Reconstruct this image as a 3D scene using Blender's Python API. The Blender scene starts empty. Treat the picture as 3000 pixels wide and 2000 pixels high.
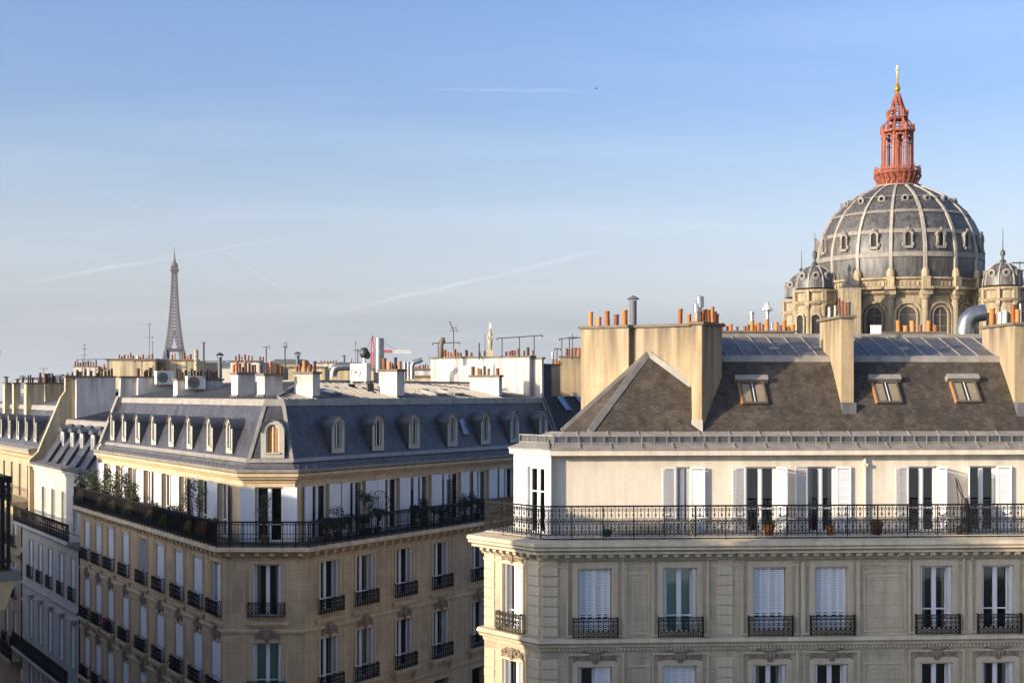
import bpy, math, random
from mathutils import Vector, Matrix
rnd = random.Random(7)
R = math.radians
sc = bpy.context.scene
F, HY, H = 3900.0, 1150.0, 24.0          # focal length and horizon row in pixels of a 3000 px wide picture, eye height in metres

# ------------------------------------------------------------------ camera, sky, sun, exposure
cam = bpy.data.objects.new('camera', bpy.data.cameras.new('camera'))
sc.collection.objects.link(cam)
cam.location = (0, 0, H); cam.rotation_euler = (R(90), 0, 0)
cam.data.sensor_width = 36; cam.data.lens = 36*F/3000; cam.data.shift_y = (HY-1000)/3000
cam.data.clip_start = .5; cam.data.clip_end = 12000
sc.camera = cam
SUN_AZ, SUN_EL = 30.0, 14.0              # azimuth measured from -X towards -Y
to_sun = Vector((-math.cos(R(SUN_AZ))*math.cos(R(SUN_EL)), -math.sin(R(SUN_AZ))*math.cos(R(SUN_EL)), math.sin(R(SUN_EL))))
sl = bpy.data.lights.new('sun', 'SUN'); sl.energy = 3.65; sl.angle = R(.6); sl.color = (1, .83, .61)
sun = bpy.data.objects.new('sun', sl); sc.collection.objects.link(sun)
sun.rotation_euler = to_sun.to_track_quat('Z', 'Y').to_euler(); sun.location = (-60, -40, 60)
w = bpy.data.worlds.new('World'); sc.world = w; w.use_nodes = True
nt = w.node_tree; nt.nodes.clear()
def nn(t, typ, **k):
    n = t.nodes.new(typ)
    for a, b in k.items(): setattr(n, a, b)
    return n
def mth(t, op, a, b=None, clamp=False):
    n = nn(t, 'ShaderNodeMath', operation=op, use_clamp=clamp)
    for i, x in enumerate((a, b)):
        if x is None: continue
        if hasattr(x, 'links') or hasattr(x, 'is_linked'): t.links.new(x, n.inputs[i])
        else: n.inputs[i].default_value = x
    return n.outputs[0]
def mixc(t, fac, a, b, bt='MIX'):
    n = nn(t, 'ShaderNodeMix', data_type='RGBA', blend_type=bt)
    for i, x in ((0, fac), (6, a), (7, b)):
        if hasattr(x, 'is_linked'): t.links.new(x, n.inputs[i])
        elif i == 0: n.inputs[0].default_value = x
        else: n.inputs[i].default_value = (*x, 1)
    return n.outputs[2]
def ramp(t, fac, stops, interp='LINEAR'):
    n = nn(t, 'ShaderNodeValToRGB'); n.color_ramp.interpolation = interp
    e = n.color_ramp.elements
    while len(e) < len(stops): e.new(.5)
    for i, (p, c) in enumerate(stops):
        e[i].position = p; e[i].color = (*c, 1) if isinstance(c, tuple) else (c, c, c, 1)
    t.links.new(fac, n.inputs[0]); return n.outputs[0]
SKY_STRENGTH = .15; HAZY = 3.3
sky = nn(nt, 'ShaderNodeTexSky', sky_type='NISHITA'); sky.sun_disc = False
sky.sun_elevation = R(SUN_EL); sky.sun_rotation = math.atan2(to_sun.x, to_sun.y); sky.altitude = 60
sky.air_density = 1.0; sky.dust_density = 5.0; sky.ozone_density = 3.5
tc = nn(nt, 'ShaderNodeTexCoord'); sep = nn(nt, 'ShaderNodeSeparateXYZ'); nt.links.new(tc.outputs['Generated'], sep.inputs[0])
el = sep.outputs[2]
# pale morning air low down
low = ramp(nt, mth(nt, 'MULTIPLY', el, 2.0, True), [(0, .93), (.07, .78), (.2, .44), (.42, .10), (.75, .0)])
col = mixc(nt, 1.0, sky.outputs[0], (.82, .885, 1.03), 'MULTIPLY')
bw = nn(nt, 'ShaderNodeRGBToBW'); nt.links.new(sky.outputs[0], bw.inputs[0])
veil = mixc(nt, 1.0, (1.0, 1.04, 1.06), bw.outputs[0], 'MULTIPLY')      # same brightness as the clear sky there, greyer
hz_ = ramp(nt, mth(nt, 'MULTIPLY', el, 2.0, True), [(0, 1.0), (.06, .92), (.14, .78), (.3, .62), (.6, .5)])
veil = mixc(nt, 1.0, mixc(nt, 1.0, veil, (HAZY, HAZY, HAZY), 'MULTIPLY'), hz_, 'MULTIPLY')
veil = mixc(nt, 1.0, veil, (2.10, 2.22, 2.32), 'LIGHTEN')
col = mixc(nt, low, col, veil)
# thin cirrus: noise on the dome, stretched sideways
den = mth(nt, 'ADD', el, .10); cx = mth(nt, 'DIVIDE', sep.outputs[0], den); cy = mth(nt, 'DIVIDE', sep.outputs[1], den)
cb = nn(nt, 'ShaderNodeCombineXYZ'); nt.links.new(mth(nt, 'MULTIPLY', cx, .35), cb.inputs[0]); nt.links.new(cy, cb.inputs[1])
ns = nn(nt, 'ShaderNodeTexNoise'); ns.inputs['Scale'].default_value = 1.1; ns.inputs['Detail'].default_value = 7; ns.inputs['Roughness'].default_value = .55
nt.links.new(cb.outputs[0], ns.inputs['Vector'])
ci = ramp(nt, ns.outputs[0], [(.50, .0), (.80, .07)])
col = mixc(nt, ci, col, (6.6, 6.4, 7.2))
# contrails: bands along great circles between two sky directions
def dirpx(px, py): return Vector(((px-1500)/F, 1, (HY-py)/F)).normalized()
def contrail(a, b, wd, amt, col, seed):
    a, b = dirpx(*a), dirpx(*b); n = a.cross(b).normalized(); m = (a+b).normalized(); half = a.angle(b)/2
    vn = nn(nt, 'ShaderNodeVectorMath', operation='DOT_PRODUCT'); nt.links.new(tc.outputs['Generated'], vn.inputs[0]); vn.inputs[1].default_value = n
    vm = nn(nt, 'ShaderNodeVectorMath', operation='DOT_PRODUCT'); nt.links.new(tc.outputs['Generated'], vm.inputs[0]); vm.inputs[1].default_value = m
    nz = nn(nt, 'ShaderNodeTexNoise'); nz.inputs['Scale'].default_value = 14+seed; nz.inputs['Detail'].default_value = 4
    nt.links.new(tc.outputs['Generated'], nz.inputs['Vector'])
    d = mth(nt, 'ABSOLUTE', mth(nt, 'ADD', vn.outputs['Value'], mth(nt, 'MULTIPLY', mth(nt, 'SUBTRACT', nz.outputs[0], .5), wd*2.2)))
    f = mth(nt, 'SUBTRACT', 1, mth(nt, 'DIVIDE', d, wd), True); f = mth(nt, 'MULTIPLY', f, f)
    e = mth(nt, 'DIVIDE', mth(nt, 'SUBTRACT', vm.outputs['Value'], math.cos(half*1.05)), 1-math.cos(half*1.05), True)
    e = mth(nt, 'POWER', e, .6)
    nzr = ramp(nt, nz.outputs[0], [(.35, .25), (.6, 1.0)])
    f = mth(nt, 'MULTIPLY', mth(nt, 'MULTIPLY', f, e), mth(nt, 'MULTIPLY', nzr, amt*.17))
    return mixc(nt, f, col, (6.6, 6.3, 6.9))
col = contrail((980, 915), (1760, 735), .0030, .75, col, 1)
col = contrail((-40, 850), (830, 695), .0028, .55, col, 5)
col = contrail((1230, 262), (1760, 270), .0024, .40, col, 9)
col = contrail((650, 730), (900, 900), .0014, .35, col, 13)
col = contrail((300, 560), (470, 640), .0016, .25, col, 13)
col = contrail((1000, 668), (3100, 665), .0060, .22, col, 3)
bg = nn(nt, 'ShaderNodeBackground'); bg.inputs[1].default_value = SKY_STRENGTH
nt.links.new(col, bg.inputs[0]); out = nn(nt, 'ShaderNodeOutputWorld'); nt.links.new(bg.outputs[0], out.inputs[0])
sc.view_settings.view_transform = 'Standard'; sc.view_settings.look = 'None'
sc.view_settings.exposure = 1.04; sc.view_settings.gamma = 1.0; sc.view_settings.use_curve_mapping = False
sc.cycles.max_bounces = 8; sc.cycles.diffuse_bounces = 6; sc.cycles.transparent_max_bounces = 8; sc.cycles.volume_bounces = 0; sc.cycles.caustics_reflective = False; sc.cycles.caustics_refractive = False
sc.cycles.use_denoising = True

# ------------------------------------------------------------------ materials
def mat(name, c1, c2=None, scale=1.5, rough=.8, metal=0, fine=.12, streak=0, bump=.2, bs=30, brick=None, spec=.3, stain=None, vary=0, drip=0):
    m = bpy.data.materials.new(name); m.use_nodes = True; t = m.node_tree; t.nodes.clear()
    c2 = c2 or tuple(x*.75 for x in c1)
    tc = nn(t, 'ShaderNodeTexCoord'); o = tc.outputs['Object']
    def noise(s, d=4, vec=None, sx=(1, 1, 1), r=.55):
        v = vec or o
        if sx != (1, 1, 1):
            mp = nn(t, 'ShaderNodeMapping'); mp.inputs['Scale'].default_value = sx; t.links.new(v, mp.inputs[0]); v = mp.outputs[0]
        n = nn(t, 'ShaderNodeTexNoise'); n.inputs['Scale'].default_value = s; n.inputs['Detail'].default_value = d
        n.inputs['Roughness'].default_value = r; t.links.new(v, n.inputs['Vector']); return n.outputs[0]
    c = mixc(t, ramp(t, noise(scale), [(.3, 0.), (.7, 1.)]), c1, c2)
    nf = noise(scale*14, 3); c = mixc(t, 1.0, c, ramp(t, nf, [(.2, 1-fine*1.6), (.8, 1+fine*.3)]), 'MULTIPLY')
    if streak:
        ns = noise(1.0, 5, sx=(3.2, 3.2, .28)); c = mixc(t, 1.0, c, ramp(t, ns, [(.36, 1-streak), (.62, 1.)]), 'MULTIPLY')
    if stain:
        c = mixc(t, ramp(t, noise(.55, 6, r=.65) if len(stain) < 3 else noise(1.0, 6, sx=(1.5, 1.5, .30), r=.65), [(.48, 0.), (.66, stain[1])]), c, stain[0])
    if drip:                                   # soot run-off below the coping
        sg = nn(t, 'ShaderNodeSeparateXYZ'); t.links.new(tc.outputs['Generated'], sg.inputs[0])
        top = ramp(t, sg.outputs[2], [(.60, 0.), (.97, 1.)]); nd = ramp(t, noise(1.0, 5, sx=(2.6, 2.6, .12)), [(.42, 0.), (.62, 1.)])
        c = mixc(t, mth(t, 'MULTIPLY', mth(t, 'MULTIPLY', top, nd), drip), c, (.075, .06, .048))
    if vary:
        oi = nn(t, 'ShaderNodeObjectInfo'); c = mixc(t, 1.0, c, ramp(t, oi.outputs['Random'], [(0, (1-vary,)*3), (.5, (1.,)*3), (1, (1.05, 1.2, 1.5))]), 'MULTIPLY')
    h = mth(t, 'MULTIPLY', noise(bs, 3), .25)
    if brick:
        bw, bh, mort, var, depth = brick
        s = nn(t, 'ShaderNodeSeparateXYZ'); t.links.new(o, s.inputs[0]); cb = nn(t, 'ShaderNodeCombineXYZ')
        t.links.new(s.outputs[0], cb.inputs[0]); t.links.new(s.outputs[2], cb.inputs[1])
        b = nn(t, 'ShaderNodeTexBrick'); t.links.new(cb.outputs[0], b.inputs['Vector']); b.inputs['Scale'].default_value = 1
        b.inputs['Brick Width'].default_value = bw; b.inputs['Row Height'].default_value = bh
        b.inputs['Mortar Size'].default_value = mort; b.inputs['Mortar Smooth'].default_value = .2
        b.inputs['Color1'].default_value = (1-var, 1-var, 1-var, 1); b.inputs['Color2'].default_value = (1+var*.5, 1+var*.5, 1+var*.5, 1)
        b.inputs['Mortar'].default_value = (.62, .6, .58, 1)
        c = mixc(t, 1.0, c, b.outputs['Color'], 'MULTIPLY')
        h = mth(t, 'SUBTRACT', h, mth(t, 'MULTIPLY', b.outputs['Fac'], depth))
    bp = nn(t, 'ShaderNodeBump'); bp.inputs['Strength'].default_value = bump; bp.inputs['Distance'].default_value = .03; t.links.new(h, bp.inputs['Height'])
    p = nn(t, 'ShaderNodeBsdfPrincipled'); t.links.new(c, p.inputs['Base Color']); t.links.new(bp.outputs[0], p.inputs['Normal'])
    t.links.new(ramp(t, nf, [(.2, max(rough-.12, .03)), (.8, min(rough+.1, 1))]), p.inputs['Roughness'])
    p.inputs['Metallic'].default_value = metal; p.inputs['Specular IOR Level'].default_value = spec
    ou = nn(t, 'ShaderNodeOutputMaterial'); t.links.new(p.outputs[0], ou.inputs[0]); return m
def glassmat(name, tint):
    m = bpy.data.materials.new(name); m.use_nodes = True; t = m.node_tree; t.nodes.clear()
    tr = nn(t, 'ShaderNodeBsdfTransparent'); tr.inputs[0].default_value = (*tint, 1)
    tc = nn(t, 'ShaderNodeTexCoord'); n = nn(t, 'ShaderNodeTexNoise'); n.inputs['Scale'].default_value = 1.3; t.links.new(tc.outputs['Object'], n.inputs['Vector'])
    bp = nn(t, 'ShaderNodeBump'); bp.inputs['Strength'].default_value = .08; bp.inputs['Distance'].default_value = .05; t.links.new(n.outputs[0], bp.inputs['Height'])
    gl = nn(t, 'ShaderNodeBsdfGlossy'); gl.inputs['Roughness'].default_value = .03; t.links.new(bp.outputs[0], gl.inputs['Normal'])
    fr = nn(t, 'ShaderNodeFresnel'); fr.inputs[0].default_value = 1.6
    mx = nn(t, 'ShaderNodeMixShader'); t.links.new(mth(t, 'ADD', fr.outputs[0], .05, True), mx.inputs[0]); t.links.new(tr.outputs[0], mx.inputs[1]); t.links.new(gl.outputs[0], mx.inputs[2])
    ou = nn(t, 'ShaderNodeOutputMaterial'); t.links.new(mx.outputs[0], ou.inputs[0]); return m
MT = dict(
 stone_r = mat('pale_limestone', (.63, .515, .36), (.55, .445, .31), .9, .85, streak=.22, bump=.25, brick=(1.15, .42, .006, .07, .5), stain=((.26, .225, .18), .6)),
 stone_t = mat('limestone_trim', (.66, .555, .40), (.56, .47, .34), 1.3, .85, streak=.20, bump=.25),
 stone_m = mat('tan_limestone', (.68, .50, .31), (.58, .42, .26), .8, .85, streak=.22, bump=.25, brick=(1.0, .42, .006, .07, .5), stain=((.27, .215, .16), .55)),
 stone_mt = mat('tan_limestone_trim', (.69, .525, .34), (.58, .44, .28), 1.2, .85, streak=.22, bump=.25),
 stone_w = mat('white_stone', (.55, .52, .47), (.46, .43, .39), .8, .85, streak=.18, bump=.2, brick=(1.0, .42, .006, .04, .4)),
 stone_c = mat('church_limestone', (.50, .395, .25), (.37, .29, .185), .35, .9, fine=.25, streak=.42, bump=.4, bs=6, stain=((.17, .14, .11), .6)),
 stone_y = mat('warm_stone', (.46, .36, .22), (.36, .27, .17), .8, .85, streak=.15, bump=.2),
 carved = mat('carved_stone', (.36, .285, .20), (.26, .205, .15), 3, .9, fine=.3, bump=.5, bs=40),
 render_c = mat('cream_render', (.76, .68, .56), (.69, .61, .50), .5, .8, fine=.07, streak=.16, bump=.1, bs=60, stain=((.60, .52, .41), .5), drip=.18),
 render_w = mat('white_render', (.80, .78, .74), (.77, .75, .71), .5, .8, fine=.04, streak=.05, bump=.08, bs=60),
 chim_w = mat('whitewashed_render', (.70, .65, .60), (.60, .54, .49), 1.1, .85, streak=.26, bump=.25, stain=((.50, .40, .33), .6), drip=.45),
 chim_t = mat('tan_render', (.47, .355, .21), (.395, .295, .175), .8, .88, fine=.14, streak=.36, bump=.3, stain=((.29, .235, .165), .7), drip=.75),
 chim_y = mat('yellow_render', (.62, .50, .31), (.53, .43, .27), .9, .88, streak=.30, bump=.2, drip=.5),
 cap = mat('weathered_coping', (.20, .17, .13), (.13, .11, .085), 3, .95, fine=.3, bump=.4),
 slate_d = mat('shaded_slate', (.075, .078, .098), (.055, .058, .078), 1.2, .50, fine=.2, streak=.22, bump=.35, brick=(.22, .11, .008, .22, 1.), spec=.5),  # shaded tone of the mansard slate, put into the colour; not applied
 slate_l = mat('sunlit_slate', (.155, .135, .138), (.118, .105, .11), 1.1, .42, fine=.2, streak=.28, bump=.35, brick=(.22, .11, .008, .14, 1.), spec=.5),  # sunlit tone of the same slate as its own colour; not applied
 slate_b = mat('brown_slate', (.098, .079, .060), (.080, .065, .050), .9, .62, fine=.25, streak=.35, bump=.5, brick=(.19, .085, .009, .30, 1.), stain=((.15, .122, .09), .45, 1)),
 tile_r = mat('dark_tile', (.055, .035, .032), (.035, .025, .026), 1, .75, bump=.5, brick=(.2, .12, .02, .3, 1.)),
 zinc = mat('zinc_sheet', (.16, .155, .16), (.11, .108, .115), 1.4, .55, metal=.0, fine=.15, streak=.25, bump=.12, spec=.25),
 zinc_p = mat('pale_zinc', (.36, .325, .28), (.26, .235, .205), 2, .55, metal=.1, fine=.18, streak=.2, bump=.12, spec=.5),
 lead = mat('dome_lead', (.165, .15, .135), (.085, .08, .078), .22, .5, metal=.1, fine=.3, streak=.6, bump=.2, bs=4, spec=.5),
 rib_m = mat('dome_rib_lead', (.46, .41, .34), (.34, .30, .25), .5, .6, fine=.25, streak=.3, bump=.2, bs=6),
 lead_t = mat('dome_lead_pale', (.31, .275, .23), (.20, .18, .155), .5, .6, fine=.2, streak=.25, bump=.2, bs=6),
 dormer = mat('painted_zinc', (.52, .49, .42), (.42, .395, .34), 2, .55, metal=.1, fine=.12, streak=.15, bump=.1),
 hood = mat('dormer_zinc', (.135, .14, .15), (.10, .105, .115), 2, .42, metal=.3, fine=.15, streak=.2, bump=.1, spec=.5),
 iron = mat('black_iron', (.012, .012, .014), (.018, .018, .018), 8, .6, fine=.2, bump=.05, spec=.15),
 iron_b = mat('brown_iron', (.028, .023, .021), (.045, .036, .030), 8, .55, fine=.2, bump=.1, spec=.4),
 white = mat('white_paint', (.80, .80, .80), (.75, .75, .76), 3, .5, fine=.06, streak=.07, bump=.05),
 wood_w = mat('white_shutter_paint', (.76, .77, .79), (.70, .71, .74), 3, .55, fine=.08, streak=.10, bump=.05),
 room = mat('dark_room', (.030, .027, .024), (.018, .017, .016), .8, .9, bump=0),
 curt_t = mat('teal_curtain', (.34, .60, .55), (.27, .50, .46), 4, .9, bump=.1),
 curt_w = mat('pale_curtain', (.62, .58, .50), (.50, .47, .41), 4, .9, bump=.1),
 wood_o = mat('orange_board', (.50, .24, .07), (.38, .17, .05), 3, .6, bump=.1),
 tc1 = mat('terracotta', (.66, .24, .06), (.55, .18, .05), 6, .75, fine=.25, streak=.2, bump=.2, vary=.55),
 tc2 = mat('brown_terracotta', (.30, .11, .055), (.21, .08, .045), 6, .8, fine=.3, streak=.3, bump=.2, vary=.5),
 tc3 = mat('dark_clay', (.085, .06, .05), (.05, .04, .038), 6, .8, fine=.3, bump=.2),
 steel = mat('galvanised_steel', (.38, .38, .37), (.28, .28, .28), 3, .28, metal=.85, fine=.05, streak=.15, bump=.01, spec=.5),
 steel_d = mat('sooty_steel', (.10, .095, .09), (.06, .058, .056), 4, .5, metal=.4, fine=.3, bump=.2),
 ac = mat('ac_casing', (.62, .60, .54), (.55, .53, .48), 2, .5, fine=.06, bump=.05),
 red = mat('red_ironwork', (.56, .18, .10), (.40, .115, .065), .8, .8, fine=.4, streak=.4, bump=.2, bs=8),
 gold = mat('gilding', (.60, .31, .04), (.45, .22, .03), 2, .45, metal=.7, fine=.1, bump=.05),
 puddle = mat('tower_iron', (.16, .115, .09), (.12, .09, .075), .02, .8, bump=0),
 crane = mat('crane_red', (.50, .06, .05), (.42, .05, .05), .1, .6, bump=0),
 cranew = mat('crane_white', (.7, .66, .62), (.6, .56, .52), .1, .6, bump=0),
 leaded = mat('leaded_glass', (.13, .105, .085), (.07, .06, .052), 1.2, .5, fine=.4, bump=.3),
 sk_c = mat('skylight_curtain', (.27, .215, .145), (.20, .16, .11), 4, .9, bump=.1),
 glass_k = mat('dark_roof_glass', (.03, .032, .035), (.022, .024, .028), .6, .12, fine=0, bump=0, spec=.6),
 wood_b = mat('weathered_wood', (.13, .10, .075), (.09, .07, .055), 3, .7, bump=.2),
 canvas = mat('black_canvas', (.014, .015, .018), (.02, .02, .024), 3, .9, bump=.1),
 leaf1 = mat('olive_leaf', (.075, .092, .040), (.045, .060, .025), 9, .6, fine=.3, bump=.1),
 leaf2 = mat('dark_leaf', (.030, .055, .020), (.018, .036, .014), 9, .6, fine=.3, bump=.1),
 leaf3 = mat('bright_leaf', (.10, .16, .035), (.07, .12, .03), 9, .6, fine=.3, bump=.1),
 straw = mat('dry_grass', (.28, .22, .13), (.18, .14, .08), 9, .8, fine=.3, bump=.1),
 straw_r = mat('russet_grass', (.22, .11, .05), (.14, .07, .035), 9, .8, fine=.3, bump=.1),
 pink = mat('pink_flower', (.45, .05, .12), (.35, .04, .10), 9, .7, bump=.1),
 bark = mat('bark', (.10, .075, .05), (.07, .052, .035), 12, .9, bump=.4),
 moss = mat('moss', (.055, .075, .02), (.10, .085, .035), 5, .95, fine=.5, bump=.6),
 asphalt = mat('asphalt', (.05, .05, .05), (.04, .04, .042), .5, .9, bump=.2),
 pave = mat('pavement_stone', (.22, .21, .19), (.18, .17, .16), .5, .9, bump=.2, brick=(.6, .6, .01, .1, .5)),
 land = mat('land', (.09, .10, .085), (.07, .075, .07), .004, .95, bump=0),
 wall_f = mat('far_wall', (.50, .46, .40), (.42, .38, .33), .05, .9, streak=.1, bump=0),
 roof_f = mat('far_roof', (.17, .175, .19), (.13, .135, .15), .05, .6, bump=0),
 green = mat('green_plastic', (.03, .09, .06), (.03, .08, .05), 5, .4, bump=0),
 glass = glassmat('window_glass', (.78, .82, .80)),
 glass_s = mat('sky_glass', (.10, .16, .22), (.08, .13, .19), .6, .06, metal=0, fine=0, bump=0, spec=1.0),
)

# ------------------------------------------------------------------ mesh builder
class MB:
    def __init__(s): s.v = []; s.f = []; s.sm = False
    def face(s, *pts):
        n = len(s.v); s.v += [tuple(p) for p in pts]; s.f.append(tuple(range(n, n+len(pts)))); return s
    def hexa(s, p):
        n = len(s.v); s.v += [tuple(q) for q in p]
        s.f += [tuple(n+i for i in q) for q in ((0, 3, 2, 1), (4, 5, 6, 7), (0, 1, 5, 4), (1, 2, 6, 5), (2, 3, 7, 6), (3, 0, 4, 7))]; return s
    def box(s, x0, x1, y0, y1, z0, z1):
        return s.hexa([(x0, y0, z0), (x1, y0, z0), (x1, y1, z0), (x0, y1, z0), (x0, y0, z1), (x1, y0, z1), (x1, y1, z1), (x0, y1, z1)])
    def prism(s, a, b):
        n = len(s.v); k = len(a); s.v += [tuple(q) for q in a]+[tuple(q) for q in b]
        s.f.append(tuple(range(n+k-1, n-1, -1))); s.f.append(tuple(range(n+k, n+2*k)))
        s.f += [(n+i, n+(i+1) % k, n+k+(i+1) % k, n+k+i) for i in range(k)]; return s
    def ext(s, poly, ax, a, b):
        g = {'x': lambda p, q: (q, p[0], p[1]), 'y': lambda p, q: (p[0], q, p[1]), 'z': lambda p, q: (p[0], p[1], q)}[ax]
        return s.prism([g(p, a) for p in poly], [g(p, b) for p in poly])
    def bar(s, p, q, w, d=None, n=4):
        p, q = Vector(p), Vector(q); dr = q-p
        if dr.length < 1e-6: return s
        dr.normalize(); up = Vector((0, 1, 0)) if abs(dr.y) < .9 else Vector((0, 0, 1))
        a = dr.cross(up).normalized(); b = dr.cross(a).normalized(); d = d or w
        if n == 4: o = [(-w/2, -d/2), (w/2, -d/2), (w/2, d/2), (-w/2, d/2)]
        else: o = [(math.cos(i*2*math.pi/n)*w/2, math.sin(i*2*math.pi/n)*d/2) for i in range(n)]
        return s.prism([p+a*x+b*y for x, y in o], [q+a*x+b*y for x, y in o])
    def line(s, pts, w, d=None, n=4):
        for p, q in zip(pts, pts[1:]): s.bar(p, q, w, d, n)
        return s
    def tube(s, pts, r, n=10, caps=True):
        pts = [Vector(p) for p in pts]; rs = r if isinstance(r, (list, tuple)) else [r]*len(pts); n0 = len(s.v)
        ref = None
        for i, p in enumerate(pts):
            d = (pts[min(i+1, len(pts)-1)]-pts[max(i-1, 0)]).normalized()
            if ref is None: ref = Vector((0, 1, 0)) if abs(d.y) < .9 else Vector((1, 0, 0))
            a = d.cross(ref).normalized(); b = d.cross(a).normalized(); ref = -b if False else ref
            s.v += [tuple(p+(a*math.cos(k*2*math.pi/n)+b*math.sin(k*2*math.pi/n))*rs[i]) for k in range(n)]
        for i in range(len(pts)-1):
            for k in range(n): s.f.append((n0+i*n+k, n0+i*n+(k+1) % n, n0+(i+1)*n+(k+1) % n, n0+(i+1)*n+k))
        if caps: s.f.append(tuple(range(n0+n-1, n0-1, -1))); s.f.append(tuple(range(n0+(len(pts)-1)*n, n0+len(pts)*n)))
        return s
    def lathe(s, prof, n=16, c=(0, 0), ph=0, sx=1, sy=1):
        n0 = len(s.v)
        for r, z in prof: s.v += [(c[0]+sx*r*math.cos(ph+k*2*math.pi/n), c[1]+sy*r*math.sin(ph+k*2*math.pi/n), z) for k in range(n)]
        for i in range(len(prof)-1):
            for k in range(n): s.f.append((n0+i*n+k, n0+i*n+(k+1) % n, n0+(i+1)*n+(k+1) % n, n0+(i+1)*n+k))
        s.f.append(tuple(range(n0+n-1, n0-1, -1))); s.f.append(tuple(range(n0+(len(prof)-1)*n, n0+len(prof)*n))); return s
    def ring(s, c, r, w, n=8, ry=None, a0=0, a1=360):      # ring in the xz plane
        k = max(2, int(n*(a1-a0)/360)); ry = ry or r
        s.line([(c[0]+r*math.cos(R(a0+(a1-a0)*i/k)), c[1], c[2]+ry*math.sin(R(a0+(a1-a0)*i/k))) for i in range(k+1)], w); return s
    def blob(s, c, rx, ry, rz, n=7, m=5):
        return s.lathe([(max(.02, math.sin(math.pi*i/m))*rx, c[2]-rz*math.cos(math.pi*i/m)) for i in range(m+1)], n, (c[0], c[1]), 0, 1, ry/rx)
    def add(s, o, M=None):
        n = len(s.v); s.v += [tuple(M @ Vector(p)) for p in o.v] if M else list(o.v); s.f += [tuple(n+i for i in q) for q in o.f]; return s
    def mesh(s, name, m, smooth=None):
        me = bpy.data.meshes.new(name); me.from_pydata(s.v, [], s.f); me.materials.append(MT[m])
        if smooth or (smooth is None and s.sm):
            me.polygons.foreach_set('use_smooth', [True]*len(me.polygons))
            try: me.set_sharp_from_angle(angle=R(38))
            except Exception: pass
        me.update(); return me
WM = {}
def link(name, data, parent=None, M=None):
    o = bpy.data.objects.new(name, data); sc.collection.objects.link(o); M = M or Matrix.Identity(4)
    if parent is not None: o.parent = parent; o.matrix_local = WM[parent].inverted() @ M
    else: o.matrix_world = M
    WM[o] = M.copy(); return o
def tag(o, label, cat, group=None):
    o['label'] = label; o['category'] = cat
    if group: o['group'] = group
    return o
def thing(name, label, cat, loc=(0, 0, 0), group=None):
    return tag(link(name, None, None, Matrix.Translation(Vector(loc))), label, cat, group)
def struct(name, mb, m, kind='structure'):
    o = link(name, mb.mesh(name, m)); o['kind'] = kind; return o
def part(name, mb, m, parent, M=None, smooth=None): return link(name, mb.mesh(name, m, smooth), parent, M)
I4 = Matrix.Identity(4)
def frame(o, ang):                       # facade frame: x along the wall to the right, y into the building, z up; ang turns x from world x
    return Matrix.Translation((o[0], o[1], 0)) @ Matrix.Rotation(R(ang), 4, 'Z')
def at(px, py, Y): return Vector(((px-1500)*Y/F, Y, H+(HY-py)*Y/F))
def hit(fr, px, py, yo):                 # where the sight line meets the plane y=yo of a frame -> local x, z
    inv = fr.inverted(); a = inv @ Vector((0, 0, H)); b = inv @ at(px, py, 1.0); d = b-a; t = (yo-a.y)/d.y; p = a+d*t; return p.x, p.z
def hitx(fr, px, py, xo):
    inv = fr.inverted(); a = inv @ Vector((0, 0, H)); b = inv @ at(px, py, 1.0); d = b-a; t = (xo-a.x)/d.x; p = a+d*t; return p.y, p.z
def offset(path, d):                     # inward offset of a plan path (left to right seen from outside)
    P = [Vector(p) for p in path]; out = []
    ns = [Vector((-(b-a).y, (b-a).x)).normalized() for a, b in zip(P, P[1:])]
    for i, p in enumerate(P):
        if i == 0: out.append(p+ns[0]*d)
        elif i == len(P)-1: out.append(p+ns[-1]*d)
        else:
            n = (ns[i-1]+ns[i]).normalized(); out.append(p+n*(d/n.dot(ns[i])))
    return out
def sweep(path, prof, closed=True):      # profile points: (inward offset, z)
    mb = MB(); rows = [[(q.x, q.y, z) for q in offset(path, d)] for d, z in prof]; k = len(rows)
    for i in range(len(path)-1):
        for j in range(k if closed else k-1):
            a, b = rows[j], rows[(j+1) % k]; mb.face(a[i], a[i+1], b[i+1], b[i])
    if closed:
        mb.face(*[r[0] for r in rows]); mb.face(*[r[-1] for r in reversed(rows)])
    return mb
def wall(mb, x0, x1, z0, z1, ops, y=0, depth=.35):
    xs = sorted({x0, x1, *[v for o in ops for v in o[:2] if x0 < v < x1]}); zs = sorted({z0, z1, *[v for o in ops for v in o[2:] if z0 < v < z1]})
    for a, b in zip(xs, xs[1:]):
        for c, d in zip(zs, zs[1:]):
            mx, mz = (a+b)/2, (c+d)/2
            if any(o[0] < mx < o[1] and o[2] < mz < o[3] for o in ops): continue
            mb.face((a, y, c), (b, y, c), (b, y, d), (a, y, d))
    for a, b, c, d in ops:
        e = y+depth
        mb.face((a, y, c), (a, y, d), (a, e, d), (a, e, c)); mb.face((b, y, c), (b, e, c), (b, e, d), (b, y, d))
        mb.face((a, y, d), (b, y, d), (b, e, d), (a, e, d)); mb.face((a, y, c), (a, e, c), (b, e, c), (b, y, c))
    return mb
CACHE = {}
def cached(key, fn):
    if key not in CACHE: CACHE[key] = fn()
    return CACHE[key]
T = Matrix.Translation

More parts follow.
